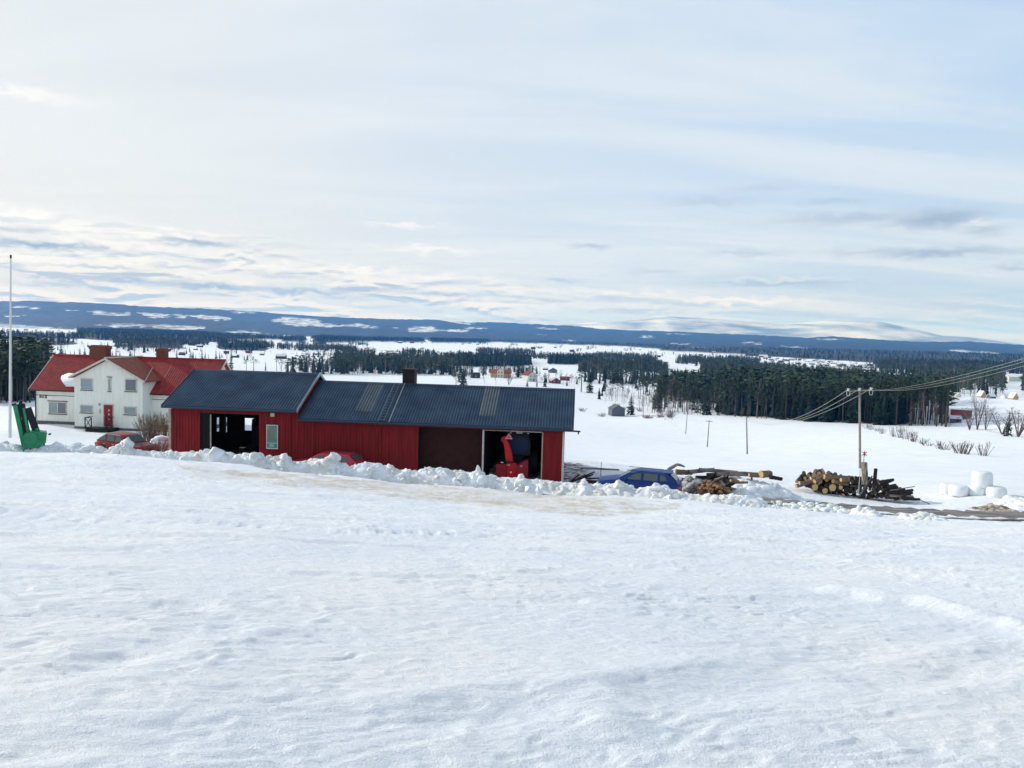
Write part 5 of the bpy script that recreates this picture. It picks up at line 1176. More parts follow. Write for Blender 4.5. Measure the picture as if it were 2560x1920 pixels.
car('parked_car', 'blue estate car parked beyond the snow bank, right of the red hall', m_blue, 4.55, 1.80, [(0, .70), (.15, .80), (.9, .93), (1.3, .97), (3.6, 1.0), (4.3, .98), (4.5, .92), (4.55, .8)], .95,
    [(1.15, .95), (1.95, 1.38), (2.4, 1.44), (3.4, 1.44), (3.95, 1.38), (4.38, 1.02)], Vector(((pA[0] + pB[0]) / 2, (pA[1] + pB[1]) / 2, cz)), math.atan2(pB[1] - pA[1], pB[0] - pA[0]),
    [[(1.62, 1.0), (2.42, 1.0), (2.45, 1.36), (2.12, 1.32)], [(2.58, 1.0), (3.32, 1.0), (3.34, 1.36), (2.60, 1.37)], [(3.45, 1.02), (3.85, 1.05), (3.72, 1.28), (3.48, 1.34)]], extras=blue_extra)
# old red estate by the house: tail towards the left, facing right
pc = hit(322, 1135, 100, 46); pc.z = P(322, 1140, 49)[2]
cpos = at(318, 54.5); zc = P(318, 1136, 54.5)[2]
car('old_car', 'old red car with chrome trimmed windows parked below the white house', m_carred, 4.3, 1.68, [(0, .62), (.2, .74), (1.25, .86), (3.3, .92), (4.1, .90), (4.3, .78)], .9,
    [(1.2, .85), (1.75, 1.32), (2.1, 1.38), (3.3, 1.38), (4.1, .95)], Vector((cpos.x, cpos.y, zc)), PI - rad(24), [[(1.62, .93), (2.35, .93), (2.35, 1.30), (1.95, 1.28)], [(2.45, .93), (3.15, .93), (3.15, 1.30), (2.45, 1.31)], [(3.25, .95), (3.85, .97), (3.5, 1.28), (3.27, 1.3)]], chrome=m_rim,
    extras=lambda t, L, h: MB().path([(1.95 - L / 2, -h * .80, 1.33), (3.3 - L / 2, -h * .80, 1.35), (3.9 - L / 2, -h * .86, 1.0)], .022, 5).path([(1.95 - L / 2, h * .80, 1.33), (3.3 - L / 2, h * .80, 1.35), (3.9 - L / 2, h * .86, 1.0)], .022, 5).build('chrome_strip', m_rim, t))
# low red car behind the bank
cp2 = UN(-14.75, 42.7, 0); z2 = P(830, 1134, 45.1)[2] - 1.25
car('low_car', 'low red car hidden to its windows behind the snow bank, before the red wall', m_carred2, 4.35, 1.7, [(0, .62), (.2, .72), (1.15, .84), (3.4, .90), (4.2, .88), (4.35, .75)], .9,
    [(1.1, .84), (1.75, 1.27), (2.1, 1.33), (3.75, 1.31), (4.25, .92)], Vector((cp2.x, cp2.y, z2)), -BAZ, [[(1.60, .93), (2.30, .93), (2.30, 1.25), (1.95, 1.24)], [(2.42, .93), (3.10, .93), (3.10, 1.25), (2.42, 1.26)], [(3.22, .93), (3.80, .95), (3.62, 1.23), (3.24, 1.24)]])
# ------------------------------------------------------------------ road
rp = [np.array(P(px, py, r)[:2]) for px, py, r in [(1900, 1262, 41), (1990, 1270, 41), (2080, 1278, 41.2), (2200, 1287, 41.6), (2330, 1294, 42.2), (2450, 1299, 43), (2620, 1305, 44.5), (2900, 1316, 48)]]
m_road = mat('wet_asphalt', (0.26, 0.23, 0.20), .5, var=.5, vs=1.1, bump=.5, bs=6, stretch=(.5, 2, 1), col2=(0.07, 0.065, 0.065))
V = []; nseg = 60; rp_ = np.array(rp); tt = np.linspace(0, len(rp) - 1, nseg)
cxs = np.interp(tt, range(len(rp)), rp_[:, 0]); cys = np.interp(tt, range(len(rp)), rp_[:, 1])
for i in range(nseg):
    dx_, dy_ = (cxs[min(i + 1, nseg - 1)] - cxs[max(i - 1, 0)], cys[min(i + 1, nseg - 1)] - cys[max(i - 1, 0)]); l = math.hypot(dx_, dy_); nx, ny = -dy_ / l, dx_ / l
    zc = max(g1(cxs[i] + nx * s, cys[i] + ny * s) for s in (-1.1, 0, 1.1))
    w_ = .68 + .16 * math.sin(i * 1.7) + .1 * math.sin(i * 3.1)
    for s in (-w_, -.35, 0, .35, w_): V.append((cxs[i] + nx * s, cys[i] + ny * s, zc + .05 + .03 * (1 - abs(s) / 1.3)))
I = np.arange(nseg * 5).reshape(nseg, 5)
road = link_mesh('road', np_mesh('road', V, np.stack([I[:-1, :-1].ravel(), I[1:, :-1].ravel(), I[1:, 1:].ravel(), I[:-1, 1:].ravel()], 1), m_road, True)); tag(road, kind='structure')

# ------------------------------------------------------------------ snow bank
def blob(rnd, sub=2, rough=.28, cuts=3):
    bm = bmesh.new(); bmesh.ops.create_icosphere(bm, subdivisions=sub, radius=1)
    ph = [rnd.uniform(0, 50) for _ in range(3)]; planes = [(Vector((rnd.gauss(0, 1), rnd.gauss(0, 1), rnd.gauss(0, .7))).normalized(), rnd.uniform(.45, .85)) for _ in range(cuts)]
    from mathutils import noise as mn
    for v in bm.verts:
        v.co *= 1 + rough * mn.noise(v.co * 1.6 + Vector(ph)) * 1.6 + .10 * mn.noise(v.co * 4 + Vector(ph))
        for nrm, dd in planes:
            q = v.co.dot(nrm) - dd
            if q > 0: v.co -= nrm * q * .9
    me = bpy.data.meshes.new('tmp'); bm.to_mesh(me); bm.free()
    V = np.array([v.co[:] for v in me.vertices], np.float32); T = np.array([p.vertices[:] for p in me.polygons], np.int32); bpy.data.meshes.remove(me); return V, T
rb = random.Random(21)
BL = [blob(rb, 2, .22, 8) for _ in range(10)]; BS = [blob(rb, 1, .25, 4) for _ in range(8)]
# heap height along the bank, read from the photograph: column, crest row
CR_ = [(-200, 1080), (0, 1102), (40, 1108), (60, 1114), (130, 1110), (180, 1106), (235, 1112), (270, 1124), (300, 1102), (318, 1100), (335, 1122), (400, 1128), (440, 1126), (500, 1124), (520, 1122), (570, 1124), (600, 1138), (620, 1134), (650, 1132), (672, 1142), (700, 1133),
       (720, 1137), (740, 1158), (765, 1147), (790, 1142), (810, 1140), (832, 1132), (850, 1158), (880, 1162), (905, 1154), (925, 1148), (960, 1160), (1000, 1170), (1040, 1176), (1066, 1166), (1090, 1164), (1120, 1168), (1180, 1175), (1196, 1168), (1215, 1186), (1250, 1192), (1290, 1190), (1302, 1184), (1320, 1193),
       (1360, 1196), (1400, 1202), (1440, 1206), (1458, 1199), (1480, 1212), (1540, 1205), (1560, 1206), (1590, 1222), (1625, 1212), (1660, 1211), (1700, 1226), (1740, 1243), (1770, 1236), (1840, 1236), (1880, 1242), (1920, 1256), (1960, 1264)]
BB = [(-300, 1112), (0, 1134), (150, 1143), (300, 1150), (450, 1160), (600, 1171), (750, 1183), (900, 1198), (1050, 1211), (1200, 1222), (1350, 1232), (1500, 1241), (1650, 1250), (1800, 1261), (1960, 1269)]
def bankpt(px):
    """front foot of the bank, height of the heap and unit step to the back"""
    r = float(lerp_list(px, [(b[0], b[2]) for b in BANK])); d = ray(px, 1150); d = d / math.hypot(d[0], d[1])
    yb, yc = float(lerp_list(px, BB)), float(lerp_list(px, CR_))
    f = P(px, yb, r); c = P(px, yc + .5, r + .9); fade = min(1, max(0, (1958 - px) / 60))
    return f, max(.05, c[2] - f[2]) * fade, d
Vs = []; Ts = []; off = 0
NB_ = 420; pxs_ = np.linspace(-180, 1955, NB_); prof = [(-.15, -.12), (.05, .18), (.25, .5), (.5, .78), (.8, .93), (1.15, .9), (1.5, .6), (1.9, .15), (2.3, -.6)]
V = []
for px in pxs_:
    f, h, d = bankpt(px)
    for s, t in prof:
        q = f + np.array([d[0], d[1], 0]) * s; jn = float(vn(np.array([px / 9.0]), np.array([s * 3.0]), 5)[0])
        V.append((q[0], q[1], f[2] + h * t * .86 + jn * .07 - .8 * (1 - min(1, max(0, (1958 - px) / 60)))))
I = np.arange(NB_ * 9).reshape(NB_, 9); q4 = np.stack([I[:-1, :-1].ravel(), I[1:, :-1].ravel(), I[1:, 1:].ravel(), I[:-1, 1:].ravel()], 1)
Vs.append(np.array(V, np.float32)); Ts.append(np.concatenate([q4[:, :3], q4[:, [0, 2, 3]]])); off = len(V)
def put(BM, c, sc, rz, ti):
    global off
    V, T = BM; R_m = (Matrix.Rotation(rz, 3, 'Z') @ Matrix.Rotation(ti, 3, 'X')); V2 = (V * np.array(sc)) @ np.array(R_m).T + np.array(c)
    Vs.append(V2.astype(np.float32)); Ts.append(T + off); off += len(V)
for k in range(2300):
    px = rb.uniform(-170, 1950); f, h, d = bankpt(px); s = rb.uniform(-.1, 1.6); top = h * float(np.interp(s, [p[0] for p in prof], [p[1] for p in prof])) * .9
    size = rb.choice([.07, .10, .13, .17, .22, .3]) * rb.uniform(.7, 1.2) * min(1, .45 + h)
    q = f + np.array([d[0], d[1], 0]) * s + np.array([0, 0, top - .06 - size * rb.uniform(0, .8)])
    put(BL[rb.randrange(10)] if size > .13 else BS[rb.randrange(8)], q, (size * rb.uniform(.8, 1.4), size * rb.uniform(.8, 1.3), size * rb.uniform(.55, 1.05)), rb.uniform(0, 6.28), rb.uniform(-.6, .6))
for k in range(120):
    px = rb.uniform(-170, 1940); f, h, d = bankpt(px); s = rb.uniform(.2, 1.1); size = rb.uniform(.13, .27) * min(1, .4 + h)
    q = f + np.array([d[0], d[1], 0]) * s + np.array([0, 0, h * float(np.interp(s, [p[0] for p in prof], [p[1] for p in prof])) * .9 - size * rb.uniform(.2, .9)])
    put(BL[rb.randrange(10)], q, (size * rb.uniform(.8, 1.5), size * rb.uniform(.7, 1.2), size * rb.uniform(.5, 1.1)), rb.uniform(0, 6.28), rb.uniform(-.7, .7))
for k in range(160):    # crumbs rolled out in front
    px = rb.uniform(-170, 1950); f, h, d = bankpt(px); s = -rb.random() ** 2 * .9; size = rb.uniform(.03, .09)
    put(BS[rb.randrange(8)], f + np.array([d[0], d[1], 0]) * s + np.array([0, 0, -s * .17]), (size, size, size * .8), rb.uniform(0, 6.28), 0)
m_bank = mat('ploughed_snow', (0.80, 0.85, 0.90), 0.6, var=.2, vs=1.3, bump=.4, bs=12, col2=(0.62, 0.62, 0.59))
bank = link_mesh('snow_bank', np_mesh('snow_bank', np.concatenate(Vs), np.concatenate(Ts), m_bank, True)); tag(bank, 'long bank of ploughed snow between the field and the red hall', 'snow bank', kind='stuff')
mdb = bank.modifiers.new('es', 'EDGE_SPLIT'); mdb.split_angle = rad(30)
# the largest clumps are things
clump_me = []
for i in range(6):
    V, T = blob(rb, 3, .25, 7); clump_me.append(np_mesh('snow_clump', V, T, m_bank, True))
for px, py, w, h, lab in [(317, 1117, 26, 34, 'upright clump of snow on the bank in front of the old red car'), (545, 1142, 52, 44, 'broad square clump of snow on the bank below the left bay'), (637, 1150, 40, 36, 'big clump of snow with dirty side on the bank below the banner sign'),
        (493, 1150, 22, 24, 'smooth egg shaped clump of snow on the bank front, below the left red wall'), (832, 1140, 17, 26, 'thin upright slab of snow standing on the bank before the low red car'), (754, 1170, 36, 24, 'smooth rounded clump of snow at the left of the low red car'),
        (1196, 1180, 15, 28, 'pointed spike of snow on the bank beside the white door jamb'), (1302, 1194, 18, 24, 'pointed spike of snow in front of the red snow blower'), (1458, 1208, 20, 20, 'pointed clump of snow on the bank right of the hall corner'),
        (1545, 1216, 34, 26, 'rounded clump of snow before the front wheel of the blue car'), (1066, 1178, 10, 20, 'small curled spike of snow on the bank before the dark bay'), (710, 1146, 22, 32, 'leaning slab of snow on the bank under the banner sign'), (275, 1135, 30, 16, 'flat clump of snow low on the bank below the old red car'),
        (1480, 1228, 28, 20, 'dirty brownish clump of snow on the bank left of the blue car'), (940, 1184, 40, 22, 'wide smooth clump of snow on the bank front before the plain red wall'), (1640, 1226, 44, 20, 'smooth mound of snow before the rear door of the blue car')]:
    f, hh_, d = bankpt(px); r = float(lerp_list(px, [(b[0], b[2]) for b in BANK])) + .75; c = P(px, py, r); s = r / F
    o = link_mesh('snow_clump', clump_me[rb.randrange(6)], None, Vector(c)); o.scale = (w * s * .58, w * s * .5, h * s * .6); o.rotation_euler = (rb.uniform(-.25, .25), rb.uniform(-.2, .2), rb.uniform(0, 6)); tag(o, lab, 'snow clump', 'large snow clumps on the ploughed bank')
# small heaps on the right by the road, and dirty heap
def heap(name, label, cat, px, py, r, wpx, hpx, n, m, seed, kind=None, dirty=None, smin=.08, smax=.22):
    rr = random.Random(seed); Vs_ = []; Ts_ = []; o_ = 0; c = P(px, py, r); s = c[1] / F; W_, H_ = wpx * s, hpx * s
    for k in range(n):
        u = rr.uniform(-1, 1); dep = rr.uniform(-1, 1) * .9; hgt = H_ * (1 - u * u) * rr.uniform(.2, 1); z = rr.uniform(smin, smax); V, T = (BL if n < 400 else BS)[rr.randrange(8)]
        R_m = np.array(Matrix.Rotation(rr.uniform(0, 6.28), 3, 'Z')); V2 = (V * np.array((z * 1.3, z * 1.1, z * .8))) @ R_m.T + np.array((u * W_, dep, hgt - z * .3))
        Vs_.append(V2); Ts_.append(T + o_); o_ += len(V)
    o = link_mesh(name, np_mesh(name, np.concatenate(Vs_), np.concatenate(Ts_), m, True), None, Vector(c)); tag(o, label, cat, kind=kind); return o
m_dirty = mat('dirty_snow', (0.60, 0.55, 0.48), .8, var=.5, vs=2.2, col2=(.13, .09, .065)); m_mix2 = mat('mound_snow', (0.76, 0.79, 0.82), .8, var=.4, vs=1.1, col2=(.30, .27, .25)); m_chip = mat('wood_chips', (0.36, 0.20, 0.10), .9, var=.6, vs=5, col2=(.08, .045, .03)); m_mix = mat('snow_and_bark', (0.62, 0.62, 0.60), .8, var=.6, vs=1.6, col2=(.07, .05, .04))
heap('snow_heap', 'low line of snow lumps along the near edge of the wet road', 'snow', 2040, 1274, 39.0, 80, 9, 130, m_bank, 1, smin=.08, smax=.24); heap('snow_heap', 'small pile of snow lumps before the wet road below the log pile', 'snow', 2175, 1287, 38.4, 24, 12, 50, m_bank, 2, smin=.08, smax=.24)
heap('snow_heap', 'long low snow mound before the wet road below the white bales', 'snow', 2320, 1301, 38.6, 42, 9, 80, m_bank, 3, smin=.09, smax=.25)
heap('dirt_heap', 'brown dirty snow heap behind the wet road at the right edge', 'heap', 2500, 1290, 47, 62, 20, 260, m_dirty, 4, smin=.08, smax=.26)
heap('snow_heap', 'snow heap behind the road at the right edge, right of the brown heap', 'heap', 2560, 1270, 49, 40, 18, 120, m_snow2, 5, smin=.15, smax=.4)
heap('chip_heap', 'brown heap of wood chips and bark behind the blue car', 'heap', 1784, 1245, 42.0, 50, 40, 420, m_chip, 6, smin=.06, smax=.18)
heap('bark_heap', 'dark messy heap of bark and dirty snow between the blue car and the chips', 'heap', 1734, 1236, 43.2, 46, 42, 380, m_mix, 7, smin=.08, smax=.26)
heap('snow_heap', 'snow heap with dirty patches right of the wood chips', 'heap', 1866, 1244, 43.5, 52, 32, 200, m_snow2, 8, smin=.15, smax=.4)
heap('snow_heap', 'broad snow mound under the horizontal logs', 'heap', 1900, 1236, 46, 75, 30, 160, m_snow2, 9, smin=.25, smax=.5)
heap('snow_heap', 'snow and bark mound carrying the row of logs behind the blue car', 'heap', 1812, 1238, 46.6, 120, 46, 420, m_mix2, 19, smin=.12, smax=.4)
heap('snow_heap', 'snow pile right of the hall corner, left of the blue car', 'heap', 1475, 1205, 47, 45, 26, 130, m_snow2, 10, smin=.2, smax=.5)
heap('snow_heap', 'snow pile behind the old red car by the shrub', 'heap', 405, 1128, 55, 24, 34, 100, m_snow2, 14, smin=.2, smax=.5)

# ------------------------------------------------------------------ logs
m_logend = mat('cut_end', (0.60, 0.42, 0.20), .8, var=.25, vs=6); m_logdark = mat('log_bark_dark', (0.040, 0.030, 0.028), .95, var=.5, vs=4, bump=.5, bs=12); m_logred = mat('log_bark_pine', (0.25, 0.17, 0.115), .9, var=.45, vs=4); m_logbirch = mat('log_bark_birch', (.36, .32, .28), .85, var=.6, vs=3, col2=(.07, .05, .04)); m_enddark = mat('old_cut_end', (.10, .085, .075), .9, var=.4, vs=5)
def logmesh(bark, end, seed):
    rr = random.Random(seed); mb = MB(); n = 12; vs = []
    for k in range(7):
        y = k / 6; wob = (rr.uniform(-.012, .012), rr.uniform(-.012, .012)); rad_ = 1 - .10 * y
        for i in range(n): t = 2 * PI * i / n; q = rad_ * rr.uniform(.93, 1.05); vs.append((math.cos(t) * q + wob[0] * 8, y, math.sin(t) * q + wob[1] * 8))
    mb.add(vs, [(k * n + i, k * n + (i + 1) % n, (k + 1) * n + (i + 1) % n, (k + 1) * n + i) for k in range(6) for i in range(n)]); mb.add(vs[:n], [tuple(range(n))], 1); mb.add(vs[-n:], [tuple(range(n))], 1)
    return mb.mesh('log', [bark, end])
LG = {'dark': [logmesh(m_logdark, m_enddark, i) for i in range(2)], 'darkcut': [logmesh(m_logdark, m_logend, i + 3) for i in range(2)], 'pine': [logmesh(m_logred, m_logend, i + 5) for i in range(2)], 'birch': [logmesh(m_logbirch, m_enddark, i + 7) for i in range(2)]}
rg_ = random.Random(9)
def log(kind, c, r, L, yaw, pitch, label, group):
    """log from its near end c, axis (yaw from straight-away, pitch up)"""
    o = link_mesh('log', LG[kind][rg_.randrange(2)], None, Vector(c)); o.scale = (r, L, r); o.rotation_euler = (pitch, rg_.uniform(0, 6), yaw) if False else (pitch, 0, yaw); tag(o, label, 'log', group); return o
gA = 'logs heaped in the big pile beyond the wet road'
prs = [(1985, 1202, 1206), (2010, 1178, 1218), (2035, 1176, 1226), (2060, 1172, 1238), (2100, 1190, 1242), (2130, 1196, 1246), (2170, 1192, 1247), (2215, 1205, 1247), (2240, 1218, 1250), (2270, 1232, 1253), (2297, 1244, 1252)]
RW = 49.5
zrow = []
cnt = 0
for row in range(9):
    px = 1992 + (row % 2) * 7
    while px < 2262:
        top = float(lerp_list(px, [(a, b) for a, b, c in prs])); bot = float(lerp_list(px, [(a, c) for a, b, c in prs])); py = bot - 5 - row * 8.6 + rg_.uniform(-2, 2)
        if py > top + 7:
            rr_ = rg_.uniform(.085, .145)
            if px < 2075 and rg_.random() < .6: kd = rg_.choice(['darkcut', 'pine', 'pine'])
            elif px < 2110: kd = rg_.choice(['dark', 'dark', 'darkcut', 'dark'])
            else: kd = 'dark'
            yaw = -math.atan((px - 1280) / F) + rg_.uniform(-.12, .12) - (max(0, px - 2170) / 120) * .8; pitch = rg_.uniform(-.03, .03)
            lab = {'darkcut': 'dark barked log with a pale cut end in the big log pile by the road', 'pine': 'reddish log in the left part of the big log pile by the road', 'dark': 'dark log in the big log pile by the road'}[kd]
            log(kd, P(px, py, RW + rg_.uniform(-.35, .25)), rr_, rg_.uniform(1.0, 1.9) * (1 if px < 2180 else .65), yaw, pitch, lab, gA); cnt += 1
        px += rg_.uniform(9, 13)
# distinct logs of the pile: kind, near end pixel, radius, length, yaw, pitch, label
for kd, px, py, r_, L, yaw, pt, lab in [
    ('darkcut', 2038, 1218, .20, 1.4, .1, 0, 'log with the leftmost large round yellow cut end in the big pile'), ('darkcut', 2082, 1219, .22, 1.4, 0, 0, 'log with the largest yellow cut end near the middle of the pile'), ('darkcut', 2063, 1227, .18, 1.4, .1, 0, 'log with a squarish yellow cut end below the largest one'),
    ('darkcut', 2102, 1219, .12, 1.4, 0, 0, 'log with the rightmost small round yellow cut end'), ('pine', 2036, 1204, .13, 1.3, -1.15, .30, 'pale peeled log slanting up at the upper left of the pile'), ('pine', 2060, 1192, .14, 2.0, -1.45, -.10, 'pale yellow log lying along the top left of the pile'),
    ('birch', 2046, 1187, .05, 2.2, -1.45, -.05, 'thin pale pole lying along the very top of the big pile'), ('pine', 2082, 1203, .13, 1.1, -1.3, -.2, 'short pale log above the yellow cut ends'), ('pine', 1990, 1216, .13, 1.2, -1.3, .25, 'reddish log at the far left foot of the big pile'), ('pine', 1998, 1208, .12, 1.2, -1.4, .05, 'light brown log at the left tip of the big pile'),
    ('birch', 2162, 1212, .19, 1.35, -.25, 1.25, 'thick grey trunk stump standing upright out of the big pile'), ('dark', 2186, 1216, .11, 1.1, -.5, 1.1, 'dark log standing steeply right of the grey stump'), ('birch', 2148, 1240, .05, 1.5, -1.2, .9, 'thin pale stick leaning across the dark part of the pile'),
    ('dark', 2195, 1205, .09, 1.1, -1.3, .1, 'dark log sticking out to the right near the top of the pile'), ('dark', 2190, 1218, .09, 1.4, -1.2, .28, 'dark log poking up to the right below the top one'), ('dark', 2205, 1225, .10, 1.2, -1.2, .12, 'dark log sticking out to the right in the middle of the pile'),
    ('dark', 2215, 1232, .10, 1.8, -1.35, -.02, 'long dark log at the right foot of the pile'), ('birch', 2225, 1226, .03, 1.7, -1.35, .12, 'thin twig reaching far right out of the big pile'), ('birch', 2222, 1239, .09, 1.6, -1.4, -.05, 'grey log low at the right end of the pile'), ('dark', 2250, 1245, .09, 1.3, -1.4, -.08, 'last dark log at the right tip of the pile'),
    ('birch', 2300, 1250, .025, 1.0, -1.35, -.35, 'thin stick lying on the snow right of the big pile'), ('pine', 2102, 1200, .12, .8, -1.4, 0, 'orange brown log end on the top of the pile, left of the purple one'), ('dark', 2122, 1197, .12, 1.0, -1.45, .0, 'dark purple log lying on top of the middle of the pile'), ('dark', 2135, 1196, .11, 1.0, -1.4, .02, 'dark log on top of the pile just left of the marker stake')]:
    log(kd, P(px, py, RW - .75), r_, L, yaw, pt, lab, gA)
gB = 'logs lying on snow behind the blue car'
for kd, px, py, r_, L, yaw, pt, lab in [
    ('pine', 1690, 1180, .17, 1.0, -1.45, -.03, 'log with a pale end at the left of the row behind the blue car'), ('birch', 1722, 1180, .13, 1.6, -1.45, .10, 'bark covered log rising to the right in the row of logs'), ('birch', 1748, 1174, .12, 2.4, -1.5, -.06, 'long log at the crest of the row of logs'), ('birch', 1790, 1185, .14, 1.9, -1.45, .02, 'mottled log in the middle of the row of logs'),
    ('birch', 1825, 1184, .14, 2.2, -1.5, -.02, 'long pale log right of the middle of the row'), ('pine', 1872, 1188, .13, 1.4, -1.5, .0, 'brown log near the right end of the row'), ('pine', 1902, 1186, .22, .7, -1.2, 0, 'thick round red brown log end near the right end of the row'), ('dark', 1925, 1193, .12, .8, -1.3, -.15, 'dark short log at the right tip of the row'),
    ('dark', 1740, 1194, .12, 2.0, -1.45, .02, 'dark log under the row of logs behind the car'), ('dark', 1768, 1188, .13, 1.8, -1.4, .05, 'dark red log under the crest of the row'), ('dark', 1705, 1200, .12, 2.2, -1.45, -.02, 'dark log low behind the tail of the blue car'), ('dark', 1760, 1200, .12, 1.2, -1.3, .0, 'short dark log between bark and snow'),
    ('birch', 1452, 1170, .06, 2.4, -1.5, -.03, 'thin log on snow right of the hall corner'), ('dark', 1466, 1204, .10, 1.6, -1.5, .0, 'dark board lying left of the blue car bonnet'), ('pine', 1878, 1228, .06, .9, -.3, 1.25, 'short brown post leaning out of the snow mound')]:
    log(kd, P(px, py, 45.5), r_, L, yaw, pt, lab, gB)
for k in range(26):
    px = rg_.uniform(1700, 1835); py = rg_.uniform(1196, 1238)
    log(rg_.choice(['dark', 'dark', 'birch', 'pine']), P(px, py, rg_.uniform(42.2, 43.2)), rg_.uniform(.04, .09), rg_.uniform(.4, 1.1), rg_.uniform(-2.2, .6), rg_.uniform(-.3, .6), 'piece of split wood sticking out of the messy bark heap behind the blue car', 'split wood in the bark heap')
for k in range(7):
    log('dark', P(1424 + k * 5, 1206 - k * 2, 45.2), .05, rg_.uniform(.7, 1.5), rg_.uniform(-1.5, -.3), rg_.uniform(.0, .5), 'dark board leaning in the brush by the right corner of the hall', 'boards by the right corner of the hall')
br = MB(); s = 45.0 / F
pts = [Vector(P(*p, 45.0)) for p in [(1668, 1182), (1674, 1172), (1685, 1166), (1692, 1161), (1702, 1163), (1712, 1167)]]
tag(MB().path(pts, [.13, .11, .10, .09, .07, .05], 8).path([Vector(P(1668, 1184, 45)), Vector(P(1680, 1170, 45))], .03, 5).build('branch', m_logbirch, None, smooth=True), 'crooked bent branch rising above the tail of the blue car', 'branch')

# ------------------------------------------------------------------ wrapped bales
m_wrap = mat('bale_wrap', (0.78, 0.82, 0.84), .35, var=.06, vs=2, spec=.5)
def bale(c, r, h, label, tilt=0, seed=0):
    rr = random.Random(seed); mb = MB(); n = 22; vs = []; lv = [(0, .80), (.05, .93), (.2, 1.0), (.5, 1.03), (.8, 1.0), (.94, .93), (1.0, .80), (1.015, .4)]
    for z, q in lv:
        for i in range(n): t = 2 * PI * i / n; w = q * (1 + .02 * math.sin(3 * t + seed) + rr.uniform(-.012, .012)); vs.append((math.cos(t) * r * w, math.sin(t) * r * w, z * h))
    vs.append((0, 0, h * 1.01)); k = len(lv)
    mb.add(vs, [(a * n + i, a * n + (i + 1) % n, (a + 1) * n + (i + 1) % n, (a + 1) * n + i) for a in range(k - 1) for i in range(n)] + [((k - 1) * n + i, (k - 1) * n + (i + 1) % n, k * n) for i in range(n)] + [tuple(range(n))])
    r *= 1; o = mb.build('bale', m_wrap, None, smooth=True); o.location = Vector(c); o.rotation_euler = (0, tilt, rr.uniform(0, 3)); tag(o, label, 'bale', 'white wrapped bales on the snow'); return o
RBL = 52
for px, py, r_, h_, lab, dr in [(2368, 1236, .42, .68, 'wrapped white bale at the left end, partly behind its neighbour', .9), (2396, 1239, .54, .66, 'wrapped white bale, second from left in the row', 0), (2442, 1241, .52, .64, 'wrapped white bale in the row, under the upright one', .2), (2489, 1243, .55, .62, 'wrapped white bale at the right end of the row', 0)]:
    bale(P(px, py, RBL + dr), r_, h_, lab, seed=px)
bale(P(2455, 1219, RBL + .3), .55, .96, 'tall white bale standing on top of the row of bales', tilt=.06, seed=3)

# ------------------------------------------------------------------ poles and lines
m_pole = mat('grey_pole', (0.30, 0.25, 0.225), .85, var=.35, vs=2); m_ins = mat('insulator', (.55, .58, .58), .25); m_wire = mat('wire', (.42, .44, .40), .45, metal=.4)
pb = P(2152, 1174, 84); pt_ = P(2149, 977, 84)
pole = thing('power_pole', 'tall grey power pole with crossarm behind the big log pile', 'power pole', Vector(pb))
tv = Vector(pt_) - Vector(pb); MB().tube((0, 0, -1.2), tv * 1.01, .135, .095, 10).build('pole', m_pole, pole)
ax = (Vector(P(2178, 978, 84)) - Vector(P(2121, 980, 84))) / 2
ca = MB().tube(tv - ax, tv + ax, .06, n=6).build('crossarm', m_pole, pole)
tips = []
for k, s_ in enumerate((-1, 0, 1)):
    b = tv + ax * s_ + Vector((0, 0, .12)); MB().tube(b - Vector((0, 0, .1)), b + Vector((0, 0, .18)), .12, .08, 10).tube(b + Vector((0, 0, .10)), b + Vector((0, 0, .14)), .17, n=10).build('insulator', m_ins, ca)
    tips.append(Vector(pb) + b + Vector((0, 0, .1)))
    if s_: MB().path([b + Vector((-.16, 0, -.1)), b + Vector((-.13, 0, -.55)), b + Vector((.13, 0, -.6)), b + Vector((.2, 0, -.1))], .025, 5).build('loop', m_ins, pole)
MB().path([tv + Vector((-.5, 0, .1)), tv + Vector((-.25, 0, .45)), tv + Vector((.25, 0, .45)), tv + Vector((.5, 0, .1))], .02, 5).build('loop', m_black, pole)
def pole_at(px, pyb, pyt, r, arm, label, lean=0, group='power poles crossing the snow field', brace=False):
    b = Vector(P(px, pyb, r)); b.z = g1(b.x, b.y); h = (pyb - pyt) * math.hypot(b.x, b.y) / F; t = thing('power_pole', label, 'power pole', b, 0, group); s_ = r / F
    MB().tube((0, 0, -1), (lean * s_, 0, h), .15, .10, 8).build('pole', m_pole, t)
    if arm: MB().tube((lean * s_ - arm * s_ / 2, 0, h - .25), (lean * s_ + arm * s_ / 2, 0, h - .3), .07, n=5).build('crossarm', m_pole, t)
    if brace: MB().tube((-3.4 * 1.0, .3, .0), (lean * s_ + .3, 0, h * .62), .08, n=5).tube((-3.2, .3, .2), (.1, 0, .9), .06, n=5).build('brace', m_pole, t)
    return b + Vector((lean * s_, 0, h))
q1 = pole_at(1869, 1135, 1046, 140, 0, 'leaning bare pole in the snow field right of the crossarm pole', lean=-7)
q2 = pole_at(1768, 1117, 1052, 190, 16, 'pole with a short crossarm in the middle of the snow field', lean=2)
q3 = pole_at(1714, 1085, 1034, 260, 22, 'pole with crossarm left of the middle pole in the field', lean=2)
q4 = pole_at(1680, 1050, 990, 340, 0, 'braced pole at the wood corner where the field ditch begins', lean=1, brace=True)
q5 = pole_at(1608, 1036, 996, 360, 0, 'thin pole right of the dark spruce by the grey shed')
q6 = pole_at(1662, 1020, 985, 420, 0, 'thin pole among the trees left of the wood corner')
q7 = pole_at(2372, 1068, 1030, 320, 0, 'thin pole at the right end of the near wood beside the track')
